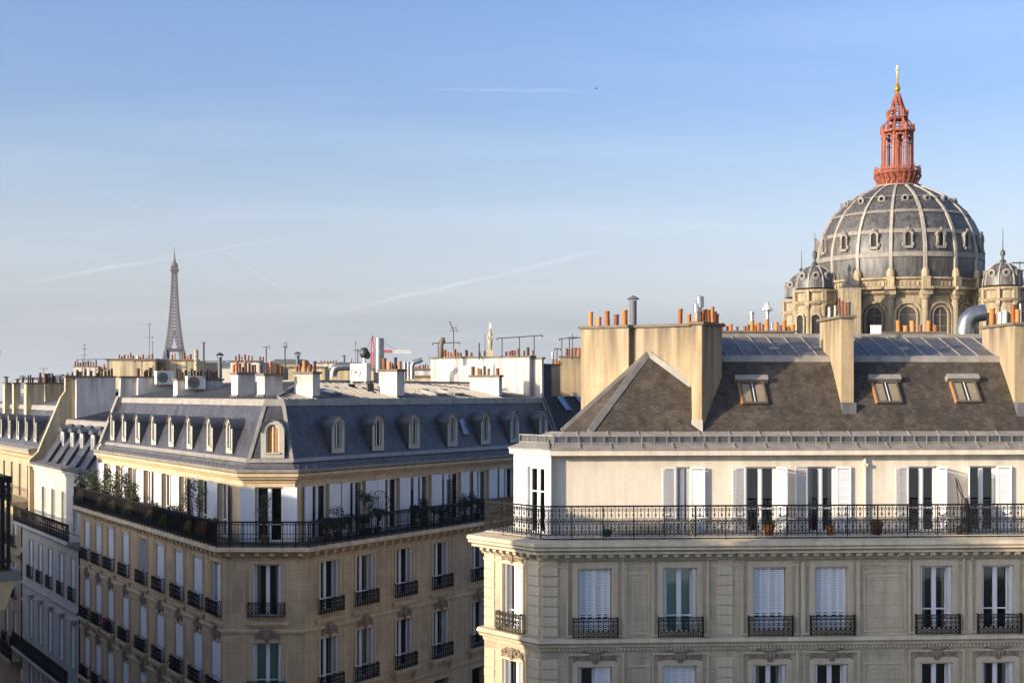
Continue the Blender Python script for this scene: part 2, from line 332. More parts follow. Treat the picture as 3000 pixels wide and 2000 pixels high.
# ------------------------------------------------------------------ repeated pieces
def louvre(w, h, pitch=.07, solid=False):
    def mk():
        mb = MB(); st = .055 if w > .3 else .04
        for x in (0, w-st): mb.box(x, x+st, 0, .035, 0, h)
        mid = h*.27
        for z in (0, mid, h-st): mb.box(st, w-st, .002, .033, z, z+st*1.2)
        if solid: mb.box(st, w-st, .010, .026, st, h-st)
        else:
            z = st*1.2
            while z < h-st-pitch*.6:
                if not (mid-pitch < z < mid+st*1.2): mb.hexa([(st, .0, z), (w-st, .0, z), (w-st, .030, z+pitch*.62), (st, .030, z+pitch*.62), (st, .0, z+.010), (w-st, .0, z+.010), (w-st, .030, z+pitch*.62+.010), (st, .030, z+pitch*.62+.010)])
                z += pitch
        return mb.mesh('shutter', 'wood_w')
    return cached(('lv', round(w, 2), round(h, 2), pitch, solid), mk)
def casement(w, h, bar=.28, leaf=2):
    def mk():
        mb = MB(); f = .055
        mb.box(-w/2, -w/2+f, 0, .07, 0, h); mb.box(w/2-f, w/2, 0, .07, 0, h); mb.box(-w/2+f, w/2-f, 0, .07, h-f, h); mb.box(-w/2+f, w/2-f, 0, .07, 0, f)
        if leaf == 2: mb.box(-.045, .045, -.012, .06, f, h-f)
        if bar:
            for a, b in (((-w/2+f), -.045), (.045, w/2-f)): mb.box(a, b, .005, .055, h*bar, h*bar+.045); 
        for a, b in (((-w/2+f), -.045), (.045, w/2-f)):
            mb.box(a, a+.035, .003, .05, f, h-f); mb.box(b-.035, b, .003, .05, f, h-f)
        return mb.mesh('window', 'white')
    return cached(('cs', round(w, 2), round(h, 2), bar, leaf), mk)
def plate(w, h, y, m, name): return cached(('pl', round(w, 2), round(h, 2), y, m), lambda: MB().face((-w/2, y, 0), (w/2, y, 0), (w/2, y, h), (-w/2, y, h)).mesh(name, m))
def drape(w, h, m, name='curtain'):
    def mk():
        mb = MB(); n = 9
        for i in range(n): mb.face((-w/2+w*i/n, .02*(i % 2), 0), (-w/2+w*(i+1)/n, .02*((i+1) % 2), 0), (-w/2+w*(i+1)/n, .02*((i+1) % 2), h), (-w/2+w*i/n, .02*(i % 2), h))
        return mb.mesh(name, m)
    return cached(('dr', round(w, 2), round(h, 2), m), mk)
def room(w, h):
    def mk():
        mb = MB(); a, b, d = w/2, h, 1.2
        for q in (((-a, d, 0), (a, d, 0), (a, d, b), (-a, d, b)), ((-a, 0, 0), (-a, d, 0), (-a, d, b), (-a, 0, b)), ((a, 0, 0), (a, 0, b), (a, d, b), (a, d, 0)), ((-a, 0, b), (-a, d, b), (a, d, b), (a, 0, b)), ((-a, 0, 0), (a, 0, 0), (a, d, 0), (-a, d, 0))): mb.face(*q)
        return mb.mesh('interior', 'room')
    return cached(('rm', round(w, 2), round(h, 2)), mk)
def window(bld, fr, xc, zb, w, h, kind='open', yo=0, depth=.24, curtain=None, bar=.28, sw=None, pitch=.07, solid=False, lean=(172, 172), cy=.10):
    M0 = fr @ T((xc, yo, zb)); W = link('window', casement(w-.02, h-.02, bar), bld, M0 @ T((0, depth, .01)))
    for s in (-1, 1):
        link('pane', plate(w/2-.1, h-.12, 0, 'glass', 'pane'), W, M0 @ T((s*(w/4+.005), depth+.035, .06)))
    link('interior', room(w-.04, h-.04), W, M0 @ T((0, depth+.08, .02)))
    if curtain:
        sides, m = curtain
        if sides == 2: link('curtain', drape(w-.12, h-.12, m), W, M0 @ T((0, depth+.06, .06)))
        else:
            for s in (-1, 1): link('curtain', drape(w*.2, h-.12, m), W, M0 @ T((s*w*.36, depth+.06, .06)))
    if kind == 'closed':
        lw = (w-.04)/4; me = louvre(lw, h-.04, pitch)
        for i in range(4):
            a = 6 if i % 2 == 0 else -6; x = -w/2+.02+i*lw
            link('shutter', me, W, M0 @ T((x, cy+(0 if i % 2 == 0 else lw*math.sin(R(6))), .02)) @ Matrix.Rotation(R(a), 4, 'Z'))
    elif kind == 'open':
        lw = w/4*.86; me = louvre(lw, h-.04, pitch)
        for s in (-1, 1):
            for k in (0, 1):
                ang = 76-k*7
                if s < 0: Mx = T((-w/2+.015+.045*k, .01, .02)) @ Matrix.Rotation(R(ang), 4, 'Z')
                else: Mx = T((w/2-.015-.045*k, .01, .02)) @ Matrix.Rotation(R(180-ang), 4, 'Z')
                link('shutter', me, W, M0 @ Mx)
    elif kind == 'half':                    # one side folded away, the other drawn half across
        lw = (w-.04)/4; me = louvre(lw, h-.04, pitch)
        for i, (x, a) in enumerate(((-w/2+.02, 80), (-w/2+.07, 74), (w/2-.02-2*lw, 5), (w/2-.02-lw, -5))): link('shutter', me, W, M0 @ T((x, .06, .02)) @ Matrix.Rotation(R(a), 4, 'Z'))
    elif kind == 'flat':
        lw = sw or w/2; me = louvre(lw, h-.02, pitch, solid)
        if lean[0]: link('shutter', me, W, M0 @ T((-w/2, -.035, .01)) @ Matrix.Rotation(R(-lean[0]), 4, 'Z'))
        if lean[1]: link('shutter', me, W, M0 @ T((w/2, -.035, .01)) @ Matrix.Rotation(R(180+lean[1]), 4, 'Z'))
    return W
def balconet(bld, fr, xc, z0, w, h=.62, d=.28, m='iron', yo=0, dense=1):
    def mk():
        mb = MB(); t = .022
        for z in (.03, h-.12, h): mb.box(-w/2, w/2, -d, -d+t*1.3, z-t/2, z+t/2)
        for x in (-w/2, w/2):
            for z in (.03, h): mb.box(x-t/2, x+t/2, -d, 0, z-t/2, z+t/2)
            for k in range(1, 3): mb.box(x-t/2, x+t/2, -d*k/2.6, -d*k/2.6+t, 0, h)
        n = max(4, int(w/.16)); p = w/n
        for i in range(n+1): mb.box(-w/2+p*i-t/2, -w/2+p*i+t/2, -d, -d+t, 0, h)
        for i in range(n):
            x = -w/2+p*(i+.5)
            mb.ring((x, -d+t/2, h-.06), p*.28, t*.8, 6)
            mb.ring((x, -d+t/2, h*.60), p*.30, t*.8, 7); mb.ring((x, -d+t/2, h*.34), p*.38, t*.8, 7); mb.ring((x, -d+t/2, .10), p*.28, t*.8, 6)
        return mb.mesh('window_railing', m)
    return link('window_railing', cached(('bc', round(w, 2), h, d, m), mk), bld, fr @ T((xc, yo, z0)))
def rail_panel(p, h, m, rich=True):
    def mk():
        mb = MB(); t = .021
        for z in (.07, h-.02): mb.box(0, p, -t*.7, t*.7, z-t*.7, z+t*.7)
        mb.box(0, p, -t/2, t/2, h*.5-t/2, h*.5+t/2); mb.box(-t/2, t/2, -t/2, t/2, 0, h)
        c = p/2
        if rich:
            mb.ring((c-p*.2, 0, h*.87), p*.17, t*.8, 7); mb.ring((c+p*.2, 0, h*.87), p*.17, t*.8, 7); mb.box(c-t/2, c+t/2, -t/2, t/2, h*.60, h*.94)
            mb.ring((c, 0, h*.70), p*.14, t*.8, 6)
            for s in (-1, 1):
                mb.ring((c+s*p*.22, 0, h*.44), p*.18, t*.8, 7); mb.ring((c+s*p*.22, 0, h*.555), p*.16, t*.8, 6); mb.ring((c+s*p*.22, 0, h*.15), p*.18, t*.8, 7)
            mb.box(c-t/2, c+t/2, -t/2, t/2, h*.09, h*.42); mb.ring((c, 0, h*.29), p*.15, t*.8, 6)
        else:
            mb.ring((c, 0, h*.90), p*.36, t*.8, 6); mb.ring((c, 0, h*.14), p*.36, t*.8, 6); mb.ring((c, 0, h*.30), p*.26, t*.7, 5)
        return mb.mesh('railing_panel', m)
    return cached(('rp', round(p, 3), h, m, rich), mk)
def railing(bld, path, z, h, m, pitch, rich=True, post=None):
    mb = MB(); P = [Vector(p) for p in path]
    for p in P: mb.box(p.x-.022, p.x+.022, p.y-.022, p.y+.022, z-.05, z+h+.02)
    for a, b in zip(P, P[1:]):
        mb.bar((a.x, a.y, z+h), (b.x, b.y, z+h), .045, .03); L = (b-a).length; n = int(L/(pitch*4))
        for i in range(1, n): q = a+(b-a)*i/n; mb.box(q.x-.018, q.x+.018, q.y-.018, q.y+.018, z-.10, z+h)
    rl = part('railing', mb, m, bld)
    for a, b in zip(P, P[1:]):
        L = (b-a).length; n = max(1, round(L/pitch)); p = L/n; me = rail_panel(p, h, m, rich); an = math.atan2((b-a).y, (b-a).x)
        if p > .2:
            for i in range(n):
                q = a+(b-a)*i/n; link('railing_panel', me, rl, T((q.x, q.y, z)) @ Matrix.Rotation(an, 4, 'Z'))
        else:                              # bars too fine to pick apart: one mesh
            big = MB()
            src = [v.co.copy() for v in me.vertices]; fs = [tuple(f.vertices) for f in me.polygons]
            for i in range(n):
                q = a+(b-a)*i/n; Mx = T((q.x, q.y, z)) @ Matrix.Rotation(an, 4, 'Z'); k = len(big.v)
                big.v += [tuple(Mx @ v) for v in src]; big.f += [tuple(k+j for j in f) for f in fs]
            o = part('railing_bars', big, m, rl); o['kind'] = 'stuff'
    return rl
def potmesh(k):
    def mk():
        mb = MB(); mb.sm = True
        if k == 'taper': mb.lathe([(1.0, 0), (.95, .08), (.78, .85), (.92, .86), (.92, .97), (.70, 1.0), (.62, .9)], 12)
        elif k == 'metal': mb.lathe([(.75, 0), (.75, .55), (1.0, .56), (1.0, .78), (.6, .80), (.6, .86), (1.05, .87), (1.0, 1.0), (.1, 1.02)], 12)
        else: mb.lathe([(.92, 0), (.90, .9), (1.0, .905), (1.0, 1.0), (.84, 1.0), (.82, .8)], 12)
        return mb
    return cached(('pm', k), mk)
POTM = {'o': 'tc1', 'b': 'tc2', 'd': 'tc3', 's': 'steel', 'w': 'chim_w', 't': 'tc1', 'm': 'steel'}
def pot(ch, px, yt, yb, wp, Y, k='o'):
    p = at(px, yb, Y); h = (yb-yt)*Y/F; r = wp*Y/F/2; kind = {'t': 'taper', 'm': 'metal'}.get(k, 'cyl')
    me = cached(('potmesh', k), lambda: potmesh(kind).mesh('chimney_pot', POTM[k]))
    return link('chimney_pot', me, ch, T(p-Vector((0, 0, .02))) @ Matrix.Rotation(R(rnd.uniform(-2.2, 2.2)), 4, 'Y') @ Matrix.Rotation(rnd.random()*6, 4, 'Z') @ Matrix.Diagonal((r*rnd.uniform(.9, 1.05), r, h*rnd.uniform(.93, 1.05)+.02, 1)))
def pots_on(ch, ztop, fn, lst):            # lst: (px, y_top, width_px, kind); fn(px) -> distance of the pot row
    for px, yt, wp, k in lst:
        Y = fn(px); yb = HY-(ztop-H)*F/Y
        if yb-yt > 3: pot(ch, px, yt, yb, wp, Y, k)
def chimney(bld, M, x0, x1, y0, y1, z0, z1, m='chim_w', cap=.10, over=.07, name='chimney'):
    c = part(name, MB().box(x0, x1, y0, y1, z0, z1-cap), m, bld, M)
    part('coping', MB().box(x0-over, x1+over, y0-over, y1+over, z1-cap, z1), 'cap', c, M)
    return c
def cowl(parent, p, h, r, m='steel_d'):
    mb = MB(); mb.sm = True; mb.lathe([(r, 0), (r, h*.86)], 10); mb.lathe([(r*1.9, h*.9), (r*1.2, h*.97), (.01, h*1.04)], 10); mb.bar((r*.8, 0, h*.8), (r*1.2, 0, h*.93), .02); mb.bar((-r*.8, 0, h*.8), (-r*1.2, 0, h*.93), .02)
    return part('chimney_cowl', mb, m, parent, T(p))
def ornament(bld, fr, xc, z, w, h, m='carved', yo=0):
    def mk():
        mb = MB(); mb.sm = True; mb.blob((0, -.05, h*.5), .16*w, .09, h*.42, 8, 5); mb.blob((0, -.10, h*.78), .20*w, .07, h*.14, 8, 4)
        for s in (-1, 1):
            mb.ring((s*w*.24, -.05, h*.55), w*.09, .045, 8); mb.ring((s*w*.39, -.04, h*.42), w*.075, .04, 7)
            mb.line([(s*w*.12, -.05, h*.2), (s*w*.26, -.05, h*.30), (s*w*.40, -.04, h*.22), (s*w*.5, -.03, h*.06)], .05)
            for q in range(4): mb.blob((s*w*(.2+.08*q), -.05, h*(.66-.11*q)), .05*w, .04, .09*h, 6, 4)
        for q in range(3): mb.box(-.11*w+.08*w*q, -.06*w+.08*w*q, -.14, -.02, h*.15, h*.8)
        mb.blob((0, -.07, h*.05), .07*w, .05, h*.16, 6, 4)
        return mb.mesh('carved_ornament', m, True)
    return link('carved_ornament', cached(('or', round(w, 2), round(h, 2), m), mk), bld, fr @ T((xc, yo, z)))
def border(bld, fr, x0, x1, z0, z1, t=.05, d=.025, m='stone_t', yo=0, name='wall_panel'):
    def mk():
        w, h = x1-x0, z1-z0; mb = MB()
        mb.box(0, w, -d, .0, 0, t); mb.box(0, w, -d, .0, h-t, h); mb.box(0, t, -d, 0, t, h-t); mb.box(w-t, w, -d, 0, t, h-t); return mb.mesh(name, m)
    return link(name, cached(('bd', name, round(x1-x0, 2), round(z1-z0, 2), t, d, m), mk), bld, fr @ T((x0, yo, z0)))
def repeat(name, mb, m, parent, Ms, smooth=None):
    me = mb.mesh(name, m, smooth); return [link(name, me, parent, x) for x in Ms]
def dormer(bld, fr, xc, yf, zb, w, h, slope, m='dormer', glassy='glass', arch=True, over=.10, curt=False):
    """front at y=yf, roof behind rises `slope` metres per metre inward"""
    M0 = fr @ T((xc, yf, zb)); r = w/2; hs = h-r; ir = r*.56
    def back(z): return z/slope+.12
    def mk():
        mb = MB(); N = 10
        out = [(-r, 0), (-r, hs)]+[(-r*math.cos(math.pi*i/N), hs+r*math.sin(math.pi*i/N)) for i in range(1, N)]+[(r, hs), (r, 0)]
        inn = [(-ir, .24), (-ir, hs)]+[(-ir*math.cos(math.pi*i/N), hs+ir*math.sin(math.pi*i/N)) for i in range(1, N)]+[(ir, hs), (ir, .24)]
        k = len(out)
        for i in range(k-1):
            mb.face((out[i][0], 0, out[i][1]), (out[i+1][0], 0, out[i+1][1]), (inn[i+1][0], 0, inn[i+1][1]), (inn[i][0], 0, inn[i][1]))
            mb.face((inn[i][0], 0, inn[i][1]), (inn[i+1][0], 0, inn[i+1][1]), (inn[i+1][0], .14, inn[i+1][1]), (inn[i][0], .14, inn[i][1]))
        mb.face((-r, 0, 0), (r, 0, 0), (ir, 0, .24), (-ir, 0, .24)); mb.face((ir, 0, .24), (-ir, 0, .24), (-ir, .14, .24), (ir, .14, .24))
        mb.box(-ir-.05, ir+.05, -.05, .02, .17, .235)
        # raised arch moulding
        for i in range(2, k-2):
            a, b = out[i], out[i+1]; q = .86
            mb.hexa([(a[0]*q, -.04, hs+(a[1]-hs)*q), (b[0]*q, -.04, hs+(b[1]-hs)*q), (b[0]*q, 0, hs+(b[1]-hs)*q), (a[0]*q, 0, hs+(a[1]-hs)*q), (a[0], -.04, a[1]), (b[0], -.04, b[1]), (b[0], 0, b[1]), (a[0], 0, a[1])])
        return mb.mesh('dormer', m)
    D = link('dormer', cached(('dm', w, h, m), mk), bld, M0)
    def mk2():
        mb = MB()
        for s in (-1, 1): mb.face((s*r, .002, 0), (s*r, .002, hs), (s*r, back(hs), hs), (s*r, back(0)-.1, 0))
        return mb.mesh('dormer_cheek', 'hood')
    link('dormer_cheek', cached(('dk', w, h, slope), mk2), D, M0)
    def mk3():
        mb = MB(); mb.sm = True; N = 10; ro = r+.06
        a = [(-ro*math.cos(math.pi*i/N), hs-.05+ro*math.sin(math.pi*i/N)) for i in range(N+1)]
        for i in range(N):
            p, q = a[i], a[i+1]; mb.face((p[0], -over, p[1]), (q[0], -over, q[1]), (q[0], back(q[1]), q[1]), (p[0], back(p[1]), p[1]))
            pi, qi = (p[0]*.93, hs-.05+(p[1]-hs+.05)*.93), (q[0]*.93, hs-.05+(q[1]-hs+.05)*.93)
            mb.face((p[0], -over, p[1]), (pi[0], -over, pi[1]), (qi[0], -over, qi[1]), (q[0], -over, q[1])); mb.face((pi[0], -over, pi[1]), (pi[0], .01, pi[1]), (qi[0], .01, qi[1]), (qi[0], -over, qi[1]))
        return mb.mesh('dormer_roof', 'hood', True)
    link('dormer_roof', cached(('dr3', w, h, slope), mk3), D, M0)
    def mk4():
        mb = MB(); N = 8; g = ir-.05
        o = [(-ir, .24), (-ir, hs)]+[(-ir*math.cos(math.pi*i/N), hs+ir*math.sin(math.pi*i/N)) for i in range(1, N)]+[(ir, hs), (ir, .24)]
        n = [(x*g/ir, z if z > hs else z) for x, z in o]; n = [(x, hs+(z-hs)*g/ir if z > hs else (z+.05 if z < hs else z)) for x, z in n]
        for i in range(len(o)-1): mb.face((o[i][0], .10, o[i][1]), (o[i+1][0], .10, o[i+1][1]), (n[i+1][0], .10, n[i+1][1]), (n[i][0], .10, n[i][1]))
        mb.box(-.018, .018, .095, .12, .25, hs+ir-.03); return mb.mesh('window_frame', 'white')
    link('window_frame', cached(('dr4', w, h), mk4), D, M0)
    def mk5():
        mb = MB(); N = 8; mb.face(*[(x, .125, z) for x, z in [(-ir, .24), (ir, .24), (ir, hs)]+[(ir*math.cos(math.pi*i/N), hs+ir*math.sin(math.pi*i/N)) for i in range(1, N)]+[(-ir, hs)]]); return mb.mesh('pane', glassy)
    link('pane', cached(('dr5', w, h, glassy), mk5), D, M0)
    if curt:
        link('curtain', cached(('dcu', w, h), lambda: MB().face((-ir, .16, .24), (ir, .16, .24), (ir, .16, hs+ir*.6), (-ir, .16, hs+ir*.6)).mesh('curtain', 'curt_w')), D, M0)
    return D
def skylight(bld, M, w, l, m='glass_s', fm='zinc', lift=.08):   # M: x across, y up the slope, z out of the slope
    s = part('skylight', MB().box(-w/2, -w/2+.07, 0, l, -.05, lift).box(w/2-.07, w/2, 0, l, -.05, lift).box(-w/2+.07, w/2-.07, 0, .07, -.05, lift).box(-w/2+.07, w/2-.07, l-.07, l, -.05, lift), fm, bld, M)
    part('pane', MB().face((-w/2+.07, .07, lift-.03), (w/2-.07, .07, lift-.03), (w/2-.07, l-.07, lift-.03), (-w/2+.07, l-.07, lift-.03)), m, s, M); return s
def slopeM(fr, x, y, z, pitch): return fr @ T((x, y, z)) @ Matrix.Rotation(R(pitch), 4, 'X')
# plants -----------------------------------------------------------
def leaves(mb, c, rx, ry, rz, n, size, droop=0, rr=rnd):
    for _ in range(n):
        while True:
            p = Vector((rr.uniform(-1, 1), rr.uniform(-1, 1), rr.uniform(-1, 1)))
            if p.length < 1: break
        p = Vector(c)+Vector((p.x*rx, p.y*ry, p.z*rz)); a = Vector((rr.gauss(0, 1), rr.gauss(0, 1), rr.gauss(0, .7)-droop)).normalized(); b = a.cross(Vector((rr.gauss(0, 1), rr.gauss(0, 1), rr.gauss(0, 1)))).normalized()
        s = size*rr.uniform(.6, 1.3); mb.face(p-a*s, p+b*s*.36, p+a*s, p-b*s*.36)
def shrub(label, base, h, w, mleaf='leaf1', n=420, size=.05, potted=True, trunk=0, group=None, name='potted_shrub', cat='plant', clumps=6, rr=rnd):
    n = int(n*1.5); size *= 1.1
    t = thing(name, label, cat, base, group); b = Vector(base); ph = .30 if potted else 0
    if potted:
        mb = MB(); mb.sm = True; mb.lathe([(.12, 0), (.17, ph*.85), (.19, ph*.86), (.19, ph), (.16, ph), (.15, ph*.9)], 12); part('plant_pot', mb, 'tc3', t, T(b))
    mb = MB(); st = MB(); top = b+Vector((0, 0, ph+trunk)); hh = h-ph-trunk
    for i in range(clumps):
        a = rr.uniform(0, 6.28); q = rr.uniform(0, .32)*w; c = top+Vector((math.cos(a)*q, math.sin(a)*q, hh*rr.uniform(.22, .82)))
        st.tube([b+Vector((0, 0, ph*.6)), top+Vector((math.cos(a)*q*.3, math.sin(a)*q*.3, hh*.12)), c], [.018, .012, .005], 5)
        leaves(mb, c, w*rr.uniform(.16, .3), w*rr.uniform(.16, .3), hh*rr.uniform(.14, .26), n//clumps, size)
    part('foliage', mb, mleaf, t); part('stem', st, 'bark', t); return t
def tuft(label, base, h, w, m='straw', n=140, group=None, name='grass_tuft', rr=rnd, out=(0, -1)):
    t = thing(name, label, 'plant', base, group); b = Vector(base); mb = MB()
    for _ in range(n):
        a = rr.uniform(0, 6.28); q = w*rr.uniform(.3, 1)*.5; d = Vector((math.cos(a)*q+out[0]*w*.3, math.sin(a)*q+out[1]*w*.3, 0)); hh = h*rr.uniform(.5, 1)
        p1 = b+d*.4+Vector((0, 0, hh*.8)); p2 = b+d+Vector((0, 0, hh*rr.uniform(.1, .9))); s = Vector((.010, .006, 0)).xyz*rr.uniform(.6, 1.6)
        mb.face(b-s, b+s, p1+s, p1-s); mb.face(p1-s, p1+s, p2)
    part('blades', mb, m, t); return t

# ------------------------------------------------------------------ ground
g = MB().box(-2600, 2600, -130, 4600, -8.2, -8.0); struct('land', g, 'land')
struct('road', MB().box(-120, 120, -60, 160, -8, 0), 'asphalt')

# ------------------------------------------------------------------ corner building in the middle
C1 = Vector((-11.74, 54.0)); C2 = Vector((-8.38, 54.0)); vL = Vector((-.5225, .8526)); vR = Vector((.532, .847))
ML = frame(C1, math.degrees(math.atan2(-vL.y, -vL.x))); MC = frame(C1, 0); MR = frame(C2, math.degrees(math.atan2(vR.y, vR.x)))
LL, LR = 23.5, 22.8
PM = [C1+vL*LL, C1, C2, C2+vR*LR]
def lxy(fr, p): q = fr.inverted() @ Vector((p[0], p[1], 0)); return q.x, q.y
def isect(p, d, q, e):
    dn = d.x*e.y-d.y*e.x; r = q-p; return p+d*((r.x*e.y-r.y*e.x)/dn)
nL, nR = Vector((.8526, .5225)), Vector((-.847, .532))
def apex(d): return isect(C1+nL*d, vL, C2+nR*d, vR)
M = thing('corner_apartment_building', 'tan stone corner apartment block with blue slate mansard and planted long balcony', 'building', (C1.x, C1.y, 0))
MT['slate_m'] = mat('blue_grey_slate', (.100, .095, .108), (.060, .060, .078), .9, .45, fine=.25, streak=.4, bump=.5, brick=(.22, .11, .009, .32, 1.), spec=.5)
WW, ROWS = 1.18, [(H-9.08, 2.12), (H-12.27, 2.12), (H-15.46, 2.12)]
def centres(fr, pxs, py, yo=0): return [hit(fr, p, py, yo)[0] for p in pxs]
xl = centres(ML, [255.6, 289, 324.5, 368.5, 420, 470, 525, 580, 633], 1650)
xm = [hit(MC, 782, 1700, 0)[0]]; xr = centres(MR, [964.6, 1069, 1184, 1291, 1402], 1700); xr += [xr[-1]+2.62*k for k in (1, 2, 3)]
for fr, xs, a, b in ((ML, xl, -LL, 0), (MC, xm, 0, 3.36), (MR, xr, 0, LR)):
    ops = [(x-WW/2, x+WW/2, z, z+h) for x in xs for z, h in ROWS]
    part('wall', wall(MB(), a, b, 0, H-6.5, ops), 'stone_m', M, fr)
part('balcony_slab', sweep(PM, [(.6, H-6.20), (-.38, H-6.24), (-.42, H-6.40), (-.34, H-6.46), (-.10, H-6.48), (-.06, H-6.62), (0, H-6.66), (.3, H-6.66)]), 'stone_mt', M)
part('balcony_floor', sweep([Vector(p) for p in offset(PM, .1)], [(-.35, H-6.185), (1.1, H-6.185), (1.1, H-6.30), (-.35, H-6.22)]), 'zinc', M)
cb = MB().ext([(0, 0), (-.32, 0), (-.30, -.12), (-.06, -.24), (0, -.24)], 'x', -.09, .09)
Ms = []
for fr, a, b in ((ML, -LL+.3, -.1), (MC, .25, 3.2), (MR, .35, LR-.4)):
    n = round((b-a)/.57)
    Ms += [fr @ T((a+(b-a)*i/n, -.002, H-6.47)) for i in range(n+1)]
repeat('corbel', cb, 'stone_mt', M, Ms)
for z in (H-9.66, H-12.95): part('string_course', sweep(PM, [(0, z-.10), (-.05, z-.08), (-.07, z+.02), (-.02, z+.05), (0, z+.05)]), 'stone_mt', M)
# windows, sills, relief
kinds = {('L', 0): ['closed']*4+['open']+['closed']*3+['half'], ('L', 1): ['closed']*9, ('L', 2): ['closed']*9}
for tagf, fr, xs in (('L', ML, xl), ('C', MC, xm), ('R', MR, xr)):
    for ri, (z, h) in enumerate(ROWS):
        if ri == 2 and tagf != 'L': continue
        for i, x in enumerate(xs):
            if tagf == 'R' and i > 4: continue
            k = kinds.get((tagf, ri), ['open']*9)[i]
            cu = None
            if tagf == 'C': cu = (1, 'curt_w') if ri == 0 else (2, 'curt_t')
            elif tagf == 'R' and (i+ri) % 3 == 1: cu = (1, 'curt_w')
            elif tagf == 'R' and ri == 1 and i < 2: cu = (2, 'curt_t')
            window(M, fr, x, z, WW, h, k, curtain=cu, bar=.24 if tagf != 'C' else (0.27 if ri else .0), pitch=.075, cy=.03)
            balconet(M, fr, x, z, WW+.30, .60, .22)
            part('window_sill', MB().box(x-WW/2-.3, x+WW/2+.3, -.14, .0, z-.30, z-.20).box(x-WW/2-.24, x+WW/2+.24, -.07, 0, z-.40, z-.30), 'stone_mt', M, fr)
            if ri == 1: ornament(M, fr, x, z+h+.08, 1.05, .62)
            if ri == 2: ornament(M, fr, x, z+h+.08, 1.05, .62)
            if ri >= 1:
                part('window_ledge', MB().box(x-.95, x+.95, -.30, 0, z-.14, z-.02).box(x-.90, x+.90, -.22, 0, z-.24, z-.14), 'stone_mt', M, fr)
                for s in (-1, 1): part('console', MB().ext([(0, 0), (-.2, 0), (-.16, -.22), (-.04, -.42), (0, -.42)], 'x', -.07, .07), 'stone_mt', M, fr @ T((x+s*.70, -.001, z-.24)))
for tagf, fr, xs, a, b in (('L', ML, xl, -LL, 0), ('C', MC, xm, 0, 3.36), ('R', MR, xr[:7], 0, LR)):
    for z, h in ROWS:
        for x in xs: border(M, fr, x-WW/2-.13, x+WW/2+.13, z-.05, z+h+.13, .10, .035, 'stone_mt', name='window_surround')
        e = [a-.60 if tagf == 'L' else a-.55]+xs+[b+.55]
        for p, q in zip(e, e[1:]):
            x0, x1 = p+WW/2+.30, q-WW/2-.30
            if x1-x0 > .35: border(M, fr, x0, x1, z+.05, z+h+.25, .045, .022, 'stone_mt')
railing(M, offset(PM, -.32), H-6.18, .98, 'iron', .125, rich=False)
q0, q1 = lxy(ML, offset(PM, -.29)[0])[0], lxy(ML, offset(PM, -.29)[1])[0]
part('balcony_screen', MB().box(q0+.05, q1-.1, -.295, -.285, H-6.14, H-5.26), 'canvas', M, ML)
# top floor
TW, tz, th = 1.1, H-6.18, 2.28
Ptop = offset(PM, TW)
xlt = [lxy(ML, C1+vL*max(.1, -x))[0] for x in xl]
ct = lxy(MC, Ptop[1])[0], lxy(MC, Ptop[2])[0]
lend, rst = lxy(ML, Ptop[1])[0], lxy(MR, Ptop[2])[0]
tops = [(ML, [x for x in xl if x+.7 < lend], -LL, lend), (MC, [(ct[0]+ct[1])/2], ct[0], ct[1]), (MR, [rst+1.6, rst+4.1, rst+6.6, rst+9.1, rst+11.6, rst+14.1, rst+16.6], rst, LR)]
for fr, xs, a, b in tops:
    w_ = 1.15
    part('attic_wall', wall(MB(), a, b, H-6.25, H-3.5, [(x-w_/2, x+w_/2, tz, tz+th) for x in xs], TW, .25), 'stone_mt', M, fr)
    for i, x in enumerate(xs):
        window(M, fr, x, tz, w_, th, 'flat', yo=TW, depth=.18, bar=.3, sw=.60, solid=True, lean=(rnd.uniform(160, 176), rnd.uniform(158, 176)), curtain=(1, 'curt_w') if i % 2 else None)
    for x, y in zip(xs, xs[1:]):
        if y-x > 2.3:
            c_ = (x+y)/2; part('pilaster', MB().box(c_-.09, c_+.09, TW-.05, TW, H-6.18, H-3.9), 'stone_mt', M, fr)
part('cornice', sweep(PM, [(1.3, H-3.74), (1.05, H-3.72), (1.02, H-3.62), (.90, H-3.58), (.86, H-3.50), (.76, H-3.46), (.74, H-3.34), (1.0, H-3.30), (1.4, H-3.30)]), 'stone_mt', M)
part('gutter', sweep(PM, [(.80, H-3.30), (.74, H-3.29), (.72, H-3.16), (.76, H-3.16), (.80, H-3.24), (.9, H-3.3)]), 'zinc_p', M)
part('zinc_ledge', sweep(PM, [(.79, H-3.25), (1.05, H-3.19), (1.37, H-2.92), (1.5, H-2.95), (1.4, H-3.28)]), 'zinc', M)
gm = MB(); P_ = offset(PM, .76)
for a, b in zip(P_, P_[1:]):
    n = max(2, int((b-a).length/.5))
    for i in range(n): q = a+(b-a)*i/n; gm.box(q.x-.012, q.x+.012, q.y-.012, q.y+.012, H-3.28, H-2.98)
    gm.bar((a.x, a.y, H-2.98), (b.x, b.y, H-2.98), .025)
part('gutter_guard', gm, 'zinc', M)
FZ, BZ, SLP = (1.37, H-2.90), (2.40, H-.32), (2.58/1.03)
def wing(fr, i, d0, z0, d1, z1, m, name, ends=None):
    a, b = offset(PM, d0), offset(PM, d1); pts = []
    for q, z in ((a[i], z0), (a[i+1], z0), (b[i+1], z1), (b[i], z1)): pts.append((*lxy(fr, q), z))
    return part(name, MB().face(*pts), m, M, fr)
for fr, i in ((ML, 0), (MC, 1), (MR, 2)): wing(fr, i, *FZ, *BZ, 'slate_m', 'mansard_slope')
part('zinc_band', sweep(PM, [(1.36, H-2.86), (1.30, H-2.90), (1.36, H-2.95)][:2]+[(1.40, H-2.74), (1.44, H-2.76)]), 'zinc_p', M)
